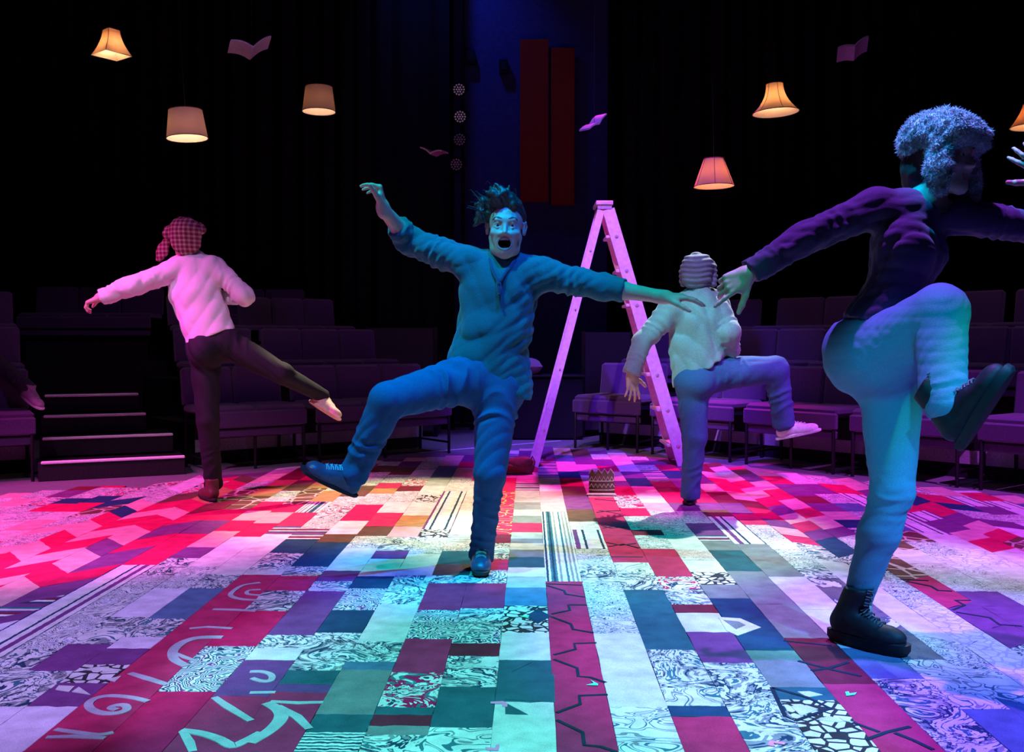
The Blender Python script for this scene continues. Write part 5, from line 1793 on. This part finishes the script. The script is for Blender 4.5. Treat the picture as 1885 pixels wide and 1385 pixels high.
jn = [rc(J['hipL'], J['hipR'], 0.105, 0.105, 0.05), el(P(377, 648, 6.05), (0.10, 0.115, 0.11), None, 0.04), rc(J['pelvis'] + (0, 0, 0.03), J['pelvis'], 0.118, 0.12, 0.04, sqB),
      rc(J['hipL'], J['knL'], 0.094, 0.066, 0.03), rc(J['knL'], J['anL'], 0.066, 0.053, 0.02, fold=(0.003, 0.06, 0, 0.3, 1.2)),
      rc(J['anL'], J['anL'] + dL * 0.03, 0.053, 0.053, 0.01, cut=[(J['anL'] + dL * 0.01, dL)]),
      rc(J['hipR'], J['knR'], 0.096, 0.064, 0.03, fold=(0.005, 0.05, 0, -0.1, 0.4)), rc(J['knR'], J['anR'], 0.062, 0.044, 0.02),
      rc(J['anR'], J['anR'] + dR * 0.03, 0.044, 0.044, 0.01, cut=[(J['anR'] + dR * 0.01, dR)])]
cloth('trousers', jn, 0.0075, M_trB, manB, disp=dfolds(43, 0.005, 0.06, (0.6, 0, -0.6), 4))
M_shB = basic('oxblood_leather', (0.12, 0.035, 0.04), 0.45)
M_canv = basic('pale_tan_leather', (0.62, 0.52, 0.38), 0.6)
shoe(manB, np.array([J['anL'][0], 6.06, 0.100]), (-0.55, 0.8, 0), (0, 0, 1), M_shB, M_soleA, None, 0.98, 0.05, 'shoe', 0.006)
shoe(manB, J['anR'] + dR * 0.01, nrm(P(648, 768, 6.24) - P(598, 738, 6.3)), nrm(np.array([0.25, 0.55, 0.9])), M_canv, M_canv, None, 0.92, 0.01, 'shoe', 0.006)
M_plaid = plaid('magenta_plaid_wool', (0.16, 0.035, 0.06), (0.36, 0.12, 0.15), (0.55, 0.32, 0.34), 38)
cp = [el(T(0, -0.015, 0.045), (0.105, 0.118, 0.092), R, 0.02), el(T(0, -0.070, -0.020), (0.088, 0.050, 0.085), R, 0.03),
      rc(T(-0.085, 0.02, 0.055), T(-0.098, -0.02, 0.035), 0.036, 0.032, 0.008), rc(T(0.090, 0.02, 0.075), T(0.100, -0.03, 0.050), 0.034, 0.032, 0.008),
      rc(T(0, 0.10, 0.06), T(0, 0.11, 0.05), 0.045, 0.04, 0.02)]
capB = cloth('plaid_cap', cp, 0.006, M_plaid, manB, disp=waves(44, 0.004, 45))
a_ = P(306, 447, 6.15); b_ = P(293, 476, 6.18)
o_ = sdf_mesh('ear_flap', [rc(a_, (a_ + b_) / 2, 0.030, 0.040, 0.01, (np.array([0.3, 0.95, 0]) / 0.996, 0.4)), rc((a_ + b_) / 2, b_, 0.040, 0.026, 0.02, (np.array([0.3, 0.95, 0]) / 0.996, 0.4))], 0.006, M_plaid, manB, disp=waves(45, 0.003, 50))
attach(o_, capB, manB)

# ------------------------------------------------ man C, right of the ladder, back to us
J = dict(
 chest=P(1282, 590, 5.95), waist=P(1280, 640, 5.95), pelvis=P(1288, 690, 5.95),
 shL=P(1236, 572, 5.93), elL=P(1182, 630, 5.92), wrL=P(1162, 690, 5.90),
 shR=P(1320, 564, 5.97), elR=P(1344, 612, 5.86), wrR=P(1346, 648, 5.96),
 neck=P(1290, 548, 5.97), headb=P(1284, 522, 5.98),
 hipL=P(1275, 703, 5.95), knL=P(1279, 805, 5.88), anL=P(1271, 905, 5.92),
 hipR=P(1312, 688, 5.97), knR=P(1428, 680, 5.99), anR=P(1443, 778, 6.05))
J['toeL'] = J['anL'] + (0.03, 0.16, -0.06); J['toeR'] = P(1500, 790, 6.05)
fC = nrm(np.array([0.35, 0.94, 0])); sqC = (fC, 0.70)
hp, T, R = head_prims(P(1284, 508, 5.98), (0.30, 1, -0.10), (0, 0, 1), mouth=False)
hL = hand_prims(J['wrL'], np.array([0.10, 0, -1.0]), np.array([-0.3, 1, 0]), np.array([1, 0.2, 0]), curl=(0.18, 0.25, 0.2), thumb=0.8, spread=0.22)
hR = hand_prims(J['wrR'], np.array([-0.25, -0.1, -1]), np.array([-0.5, -0.9, 0]), np.array([-1, 0.3, 0]), curl=(1.0, 1.1, 0.7), thumb=0.3)
zonesC = [box_zone([J['wrL'] + (-0.06, -0.06, -0.19), J['wrL'] + (0.09, 0.08, 0.02)], 0, 0.0045), box_zone([J['wrR'] + (-0.10, -0.1, -0.14), J['wrR'] + (0.05, 0.05, 0.0)], 0, 0.0045)]
manC = make_person(body_common(J, sqC) + hp + hL + hR, G(1270, 935), 'man seen from behind in light grey sweatshirt and quilted grey hat, one knee raised', 0.009, zonesC, [M_skin])
M_grey_t = knit('light_grey_jersey', (0.30, 0.32, 0.35), 260, 0.4)
tg = nrm(P(1318, 655, 5.95) - P(1246, 704, 5.95)); hn = np.array([tg[2], 0, -tg[0]]); hn = hn if hn[2] < 0 else -hn
hc = [(P(1284, 682, 5.95), hn)]
tp = [rc(J['chest'], J['waist'], 0.160, 0.150, 0.03, sqC), rc(J['waist'], P(1288, 705, 5.95), 0.150, 0.150, 0.03, sqC),
      rc(J['shL'], J['shR'], 0.064, 0.064, 0.05), rc(J['neck'], J['chest'], 0.064, 0.11, 0.06),
      rc(J['neck'], (J['shL'] + J['neck']) / 2, 0.066, 0.058, 0.04), rc(J['neck'], (J['shR'] + J['neck']) / 2, 0.066, 0.056, 0.04)]
for q in tp[:2]: q.cut = hc
tp += sleeve(J, 'L', 0.070, 0.060, 0.046, 0.93, 0.005) + sleeve(J, 'R', 0.070, 0.058, 0.046, 0.96, 0.005)
tp.append(rc(J['neck'] + (0, 0.01, 0.025), J['headb'], 0.058, 0.06, 0.008, op=-1))
f3 = dfolds(51, 0.0110, 0.09, (-0.5, 0, 0.8), 4); f4 = dfolds(52, 0.0060, 0.055, (0.5, 0, 0.8), 3)
swC = cloth('sweatshirt', tp, 0.0075, M_grey_t, manC, disp=lambda p: f3(p) + f4(p))
hb = [rc(P(1283, 682, 5.95) - hn * 0.035 * 0, P(1285, 684, 5.95), 0.156, 0.156, 0.005, sqC, cut=[(hc[0][0] + hn * 0.004, hn), (hc[0][0] - hn * 0.05, -hn)])]
attach(sdf_mesh('hem_band', hb, 0.007, M_grey_t, manC, disp=waves(53, 0.002, 50)), swC, manC)
M_jeanC = basic('deep_blue_denim', (0.045, 0.09, 0.24), 0.85, 0, 300, 0.3, 0.4)
dL = nrm(J['anL'] - J['knL']); dR = nrm(J['anR'] - J['knR'])
jn = [rc(J['hipL'], J['hipR'], 0.108, 0.108, 0.05), el(P(1283, 706, 5.90), (0.115, 0.115, 0.10), None, 0.04), rc(J['pelvis'] + (0, 0, 0.03), J['pelvis'], 0.118, 0.12, 0.04, sqC),
      rc(J['hipL'], J['knL'], 0.100, 0.072, 0.03), rc(J['knL'], J['anL'], 0.070, 0.056, 0.02, fold=(0.004, 0.07, 0, 0.1, 1.2)),
      rc(J['anL'], J['anL'] + dL * 0.04, 0.056, 0.056, 0.01, cut=[(J['anL'] + dL * 0.038, dL)]),
      rc(J['hipR'], J['knR'], 0.108, 0.078, 0.03, fold=(0.004, 0.06, 0, -0.1, 0.5)), rc(J['knR'], J['anR'], 0.076, 0.066, 0.02, fold=(0.005, 0.06, 1, 0.2, 1.2)),
      rc(J['anR'], J['anR'] + dR * 0.04, 0.066, 0.068, 0.01, cut=[(J['anR'] + dR * 0.02, dR)])]
cloth('jeans', jn, 0.0075, M_jeanC, manC, disp=dfolds(54, 0.005, 0.06, (0.7, 0, 0.5), 4))
M_snk = basic('white_canvas', (0.72, 0.72, 0.76), 0.7)
shoe(manC, np.array([J['anL'][0], 5.945, 0.100]), (0.2, 0.95, 0), (0, 0, 1), M_soleA, M_soleA, None, 1.0, 0.012, 'shoe', 0.006)
shoe(manC, J['anR'] + dR * 0.015, nrm(P(1500, 786, 6.0) - P(1436, 800, 6.05)), (0, 0, 1), M_snk, M_snk, M_lace, 1.0, 0.03, 'sneaker', 0.006)
M_hatC = basic('grey_quilted_cloth', (0.20, 0.20, 0.26), 0.85, 0, 160, 0.15, 0.3)
cp = [el(T(0, -0.02, 0.050), (0.100, 0.112, 0.088), R, 0.02), el(T(0, -0.055, -0.010), (0.092, 0.070, 0.085), R, 0.03),
      rc(T(0.085, 0.01, 0.06), T(0.092, -0.01, -0.05), 0.030, 0.028, 0.01), rc(T(-0.085, 0.01, 0.04), T(-0.090, 0.01, -0.04), 0.026, 0.022, 0.01)]
def quilt(p):
    return 0.0035 * np.sin(p[:, 2] * 210 + 1.4 * np.sin(p[:, 0] * 30)) + 0.002 * np.sin(p[:, 0] * 90 + p[:, 2] * 40)
cloth('quilted_hat', cp, 0.0055, M_hatC, manC, disp=quilt)

# ------------------------------------------------ woman D, right foreground
J = dict(
 chest=P(1668, 462, 3.22), waist=P(1650, 545, 3.22), pelvis=P(1615, 640, 3.22),
 shL=P(1612, 382, 3.20), elL=P(1478, 440, 3.18), wrL=P(1380, 503, 3.16),
 shR=P(1758, 396, 3.24), elR=P(1925, 424, 3.26), wrR=P(1940, 330, 3.12),
 neck=P(1698, 378, 3.24), headb=P(1724, 322, 3.22),
 hipL=P(1612, 648, 3.18), knL=P(1730, 574, 2.96), anL=P(1738, 742, 2.86),
 hipR=P(1640, 690, 3.24), knR=P(1643, 905, 3.16), anR=P(1581, 1098, 3.20))
J['toeL'] = P(1850, 668, 2.72); J['toeR'] = P(1660, 1200, 3.03)
fD = nrm(np.array([0.72, -0.69, 0])); sqD = (fD, 0.68)
sD = 0.93
hp, T, R = head_prims(P(1738, 292, 3.22), (0.62, -0.78, -0.06), (0.10, 0, 1), s=0.95, mouth=False)
hL = hand_prims(J['wrL'], np.array([-0.88, -0.1, -0.48]), np.array([0.1, 1, -0.25]), np.array([0.2, -0.2, -1]), curl=(0.75, 0.75, 0.45), thumb=0.55, s=0.95, index_curl=(0.10, 0.12, 0.08), spread=0.10)
hR = hand_prims(J['wrR'], np.array([-0.72, 0, 0.70]), np.array([0.3, 1, 0.3]), np.array([-0.8, 0, -0.5]), curl=(0.3, 0.3, 0.2), thumb=0.8, s=0.95, spread=0.2)
zonesD = [box_zone([J['wrL'] + (-0.18, -0.08, -0.15), J['wrL'] + (0.03, 0.08, 0.03)], 0, 0.0036),
          box_zone([T(-0.08, -0.1, -0.14), T(0.08, 0.11, 0.05)], 0, 0.0042)]
womD = make_person(body_common(J, sqD, 0.90, 0.098) + hp + hL + hR, G(1600, 1200), 'woman in plum top, pale blue jeans and fur trapper hat, knee raised high at right', 0.008, zonesD, [M_skin, M_lip], lipcol(T, R, 0.95, False))
face_parts(T, R, womD, 0.95, False)
M_plum = basic('plum_cotton', (0.07, 0.03, 0.10), 0.8, 0, 300, 0.2, 0.3, 0.15, 0.2)
tgw = nrm(P(1660, 560, 3.2) - P(1528, 592, 3.2)); hn = nrm(np.array([0.12, 0.0, -1.0]))
hc = [(P(1600, 596, 3.2), nrm(np.array([-0.30, 0, -1.0])))]
tp = [rc(J['chest'], J['waist'], 0.140, 0.118, 0.03, sqD), rc(J['waist'], P(1612, 620, 3.22), 0.120, 0.150, 0.03, sqD),
      rc(J['shL'], J['shR'], 0.056, 0.056, 0.05), rc(P(1690, 405, 3.22), J['chest'], 0.075, 0.12, 0.05, sqD),
      rc(P(1690, 400, 3.24), (J['shL'] + J['neck']) / 2, 0.055, 0.050, 0.04), rc(P(1700, 400, 3.24), (J['shR'] + J['neck']) / 2, 0.055, 0.050, 0.04),
      el(J['chest'] + fD * 0.045 + np.cross(fD, (0, 0, 1)) * 0.06 + (0, 0, -0.01), (0.062, 0.06, 0.06), None, 0.04),
      el(J['chest'] + fD * 0.045 - np.cross(fD, (0, 0, 1)) * 0.06 + (0, 0, -0.01), (0.062, 0.06, 0.06), None, 0.04)]
for q in tp[:2]: q.cut = hc
tp += sleeve(J, 'L', 0.060, 0.048, 0.036, 0.96, 0.0025) + sleeve(J, 'R', 0.060, 0.050, 0.036, 0.96, 0.004)
tp.append(rc(J['neck'] + fD * 0.02 + (0, 0, -0.005), J['headb'], 0.068, 0.085, 0.012, op=-1))
f5 = dfolds(61, 0.0045, 0.06, (0.8, 0.2, 0.35), 4); f6 = dfolds(62, 0.0025, 0.035, (0.9, 0, 0.2), 3)
cloth('long_sleeved_top', tp, 0.0052, M_plum, womD, disp=lambda p: f5(p) + f6(p))
M_jeanD = basic('pale_blue_denim', (0.11, 0.26, 0.36), 0.85, 0, 420, 0.18, 0.35)
dL = nrm(J['anL'] - J['knL']); dR = nrm(J['anR'] - J['knR'])
jn = [rc(J['hipL'] + (0, 0.02, 0), J['hipR'], 0.118, 0.112, 0.05), el(P(1597, 652, 3.24), (0.145, 0.13, 0.145), None, 0.05),
      rc(P(1612, 618, 3.22), J['pelvis'], 0.128, 0.135, 0.04, sqD, cut=[(P(1575, 594, 3.2), nrm(np.array([-0.05, 0, 1.0])))]),
      rc(J['hipL'] + (0.02, -0.02, -0.01), J['knL'], 0.128, 0.082, 0.04), rc(J['knL'], J['anL'], 0.080, 0.062, 0.02),
      rc(J['anL'] - dL * 0.05, J['anL'], 0.062, 0.050, 0.02, cut=[(J['anL'] - dL * 0.01, dL)], fold=(0.005, 0.028, 0, -0.2, 1.2)),
      rc(J['hipR'], J['knR'], 0.106, 0.066, 0.03), rc(J['knR'], J['knR'] + (J['anR'] - J['knR']) * 0.4, 0.064, 0.064, 0.02, fold=(0.005, 0.05, 0, -0.1, 0.5)),
      rc(J['knR'] + (J['anR'] - J['knR']) * 0.4, J['anR'], 0.064, 0.043, 0.02), rc(J['anR'], J['anR'] + dR * 0.03, 0.043, 0.043, 0.01, cut=[(J['anR'] + dR * 0.012, dR)])]
for q in (jn[0], jn[1]): q.cut = [(P(1575, 594, 3.2), nrm(np.array([-0.05, 0, 1.0])))]
jn[5].cut = [(J['anL'] - dL * 0.01, dL)]
f7 = dfolds(63, 0.0028, 0.10, (0.6, 0, 0.7), 3); f8 = dfolds(64, 0.0012, 0.03, (0.9, 0, 0.3), 3)
jD = cloth('jeans', jn, 0.0052, M_jeanD, womD, disp=lambda p: f7(p) + f8(p))
M_bootD = basic('black_boot_leather', (0.014, 0.013, 0.016), 0.6, 0, 60, 0.3, 0.2, 0.3)
M_bl = basic('grey_boot_lace', (0.10, 0.10, 0.11), 0.7)
hh = 0.020
tdD = nrm(np.array([1.226 - 1.054, 3.04 - 3.22, 0.0]))
anD = np.array([1.105, 3.188, 0.072 + 0.016 + hh + 0.009])
shoe(womD, anD, tdD, (0, 0, 1), M_bootD, M_bootD, M_bl, 1.0, 0.082, 'ankle_boot', 0.005, heel=0.0, laces=7, sole_t=0.034)
td2 = nrm(P(1842, 672, 2.74) - P(1752, 815, 2.86)); 
up2 = nrm(P(1735, 700, 2.86) - P(1800, 760, 2.8))
shoe(womD, J['anL'] + dL * 0.03 + (0.0, 0, 0), td2, up2, M_bootD, M_bootD, M_bl, 1.05, 0.085, 'ankle_boot', 0.005, heel=0.0, laces=7, sole_t=0.024)
# hair, hat with fur
hs = [el(T(0, -0.070, -0.035), (0.082, 0.066, 0.105), R, 0.02), el(T(0, -0.01, 0.035), (0.085, 0.104, 0.086), R, 0.03), el(T(0, 0.085, -0.03), (0.062, 0.075, 0.10), R, 0.01, op=-1)]
sdf_mesh('hair', hs, 0.006, M_hair, womD, disp=ridges(71, 0.003, 120, 4, (1, 1, 0.3)))
M_fur = basic('pale_fur', (0.42, 0.46, 0.50), 0.9, 0, 130, 0.45, 0.8, 0.1, 0.3, dist=0.004)
hat = [el(T(0, -0.020, 0.078), (0.108, 0.128, 0.082), R, 0.02), el(T(0, -0.085, 0.045), (0.098, 0.060, 0.060), R, 0.03),
       rc(T(-0.062, 0.080, 0.078), T(0.062, 0.080, 0.078), 0.044, 0.044, 0.012, (R[:, 1], 0.75)),
       rc(T(-0.088, 0.030, 0.055), T(-0.100, 0.038, -0.055), 0.030, 0.034, 0.02, (R[:, 0], 0.8)), rc(T(-0.100, 0.038, -0.055), T(-0.095, 0.050, -0.125), 0.036, 0.030, 0.02, (R[:, 0], 0.8)),
       rc(T(0.088, 0.030, 0.055), T(0.102, 0.038, -0.055), 0.030, 0.034, 0.02, (R[:, 0], 0.8)), rc(T(0.102, 0.038, -0.055), T(0.095, 0.050, -0.115), 0.036, 0.028, 0.02, (R[:, 0], 0.8)),
       el(T(0, 0.075, -0.035), (0.056, 0.09, 0.075), R, 0.015, op=-1)]
fh = waves(72, 0.0035, 75, 9); fh2 = ridges(73, 0.004, 130, 5)
hatD = sdf_mesh('fur_trapper_hat', hat, 0.0050, M_fur, womD, disp=lambda p: fh(p) + fh2(p), dmargin=0.014)
# tufts of fur standing off the hat
co = np.empty(len(hatD.data.vertices) * 3, np.float32); hatD.data.vertices.foreach_get('co', co); co = co.reshape(-1, 3)
no_ = np.empty(len(co) * 3, np.float32); hatD.data.vertices.foreach_get('normal', no_); no_ = no_.reshape(-1, 3)
rs = np.random.RandomState(9)
pick = rs.choice(len(co), min(14000, len(co)), replace=False)
vs = []; fs = []
for i in pick:
    n_ = nrm(no_[i] * 0.8 + rs.normal(size=3) * 0.5 + np.array([0, 0, -0.3])); a = nrm(np.cross(n_, rs.normal(size=3)))
    b2 = np.cross(n_, a); ln = rs.uniform(0.007, 0.016); b = len(vs)
    c = co[i] - n_ * 0.002
    vs += [c + a * 0.0016, c - a * 0.0008 + b2 * 0.0014, c - a * 0.0008 - b2 * 0.0014, c + n_ * ln]
    fs += [(b, b + 1, b + 3), (b + 1, b + 2, b + 3), (b + 2, b, b + 3)]
tf = MB().add(vs, fs).build('fur_tufts', M_fur, hatD)
tf['kind'] = 'stuff'
# belt-side patch pocket seams on the jeans
M_seam = basic('pale_seam_thread', (0.40, 0.50, 0.55), 0.8, bump=0)

# ------------------------------------------------ seated onlooker at the far left, mostly outside the frame
J = dict(
 chest=P(-150, 560, 7.95), waist=P(-140, 600, 7.95), pelvis=P(-130, 668, 7.95),
 shL=P(-190, 535, 7.95), elL=P(-200, 600, 7.85), wrL=P(-150, 630, 7.65),
 shR=P(-110, 535, 7.95), elR=P(-95, 600, 7.85), wrR=P(-110, 630, 7.65),
 neck=P(-150, 522, 7.95), headb=P(-150, 500, 7.95),
 hipL=P(-150, 672, 7.93), knL=P(-140, 680, 7.55), anL=P(-135, 780, 7.66),
 hipR=P(-110, 672, 7.90), knR=P(-35, 645, 7.50), anR=P(52, 715, 7.15))
J['toeL'] = J['anL'] + (0, -0.15, -0.05); J['toeR'] = P(100, 748, 7.0)
sqE = (np.array([0, 1.0, 0]), 0.68)
hp, T, R = head_prims(P(-150, 483, 7.95), (0.5, -1, 0), (0, 0, 1), mouth=False)
hL = hand_prims(J['wrL'], np.array([1, -0.3, 0]), np.array([0, 0, -1.0]), np.array([0, -1, 0]))
hR = hand_prims(J['wrR'], np.array([-1, -0.3, 0]), np.array([0, 0, -1.0]), np.array([0, -1, 0]))
manE = make_person(body_common(J, sqE) + hp + hL + hR, (J['pelvis'][0], 7.95, 0.33), 'seated onlooker in dark trousers, only the crossed leg in view at the left edge', 0.010, [], [M_skin])
M_dtr = basic('dark_grey_trousers', (0.05, 0.045, 0.06), 0.9)
M_dsw = basic('dark_jacket', (0.04, 0.035, 0.05), 0.9)
dR = nrm(J['anR'] - J['knR'])
cloth('jacket', [rc(J['chest'], J['pelvis'], 0.155, 0.15, 0.03, sqE), rc(J['shL'], J['shR'], 0.062, 0.062, 0.05)] + sleeve(J, 'L', 0.062, 0.05, 0.04, 0.9) + sleeve(J, 'R', 0.062, 0.05, 0.04, 0.9), 0.01, M_dsw, manE)
cloth('trousers', [rc(J['hipL'], J['hipR'], 0.11, 0.11, 0.04), rc(J['hipL'], J['knL'], 0.095, 0.065, 0.03), rc(J['knL'], J['anL'], 0.065, 0.05, 0.02),
                   rc(J['hipR'], J['knR'], 0.095, 0.068, 0.03), rc(J['knR'], J['anR'], 0.066, 0.052, 0.02, fold=(0.004, 0.05, 0, 0, 1))], 0.008, M_dtr, manE, disp=ridges(81, 0.003, 84, 4))
M_shE = basic('pale_mauve_sneaker', (0.42, 0.32, 0.40), 0.6)
shoe(manE, J['anR'] + dR * 0.02, nrm(J['toeR'] - J['anR'] + np.array([0, 0, 0.0])), (0.5, -0.2, 0.8), M_shE, M_nosing, M_lace, 0.95, 0.04, 'sneaker', 0.007)
shoe(manE, J['anL'], (0, -1, 0), (0, 0, 1), M_shE, M_nosing, None, 0.95, 0.04, 'sneaker', 0.007)
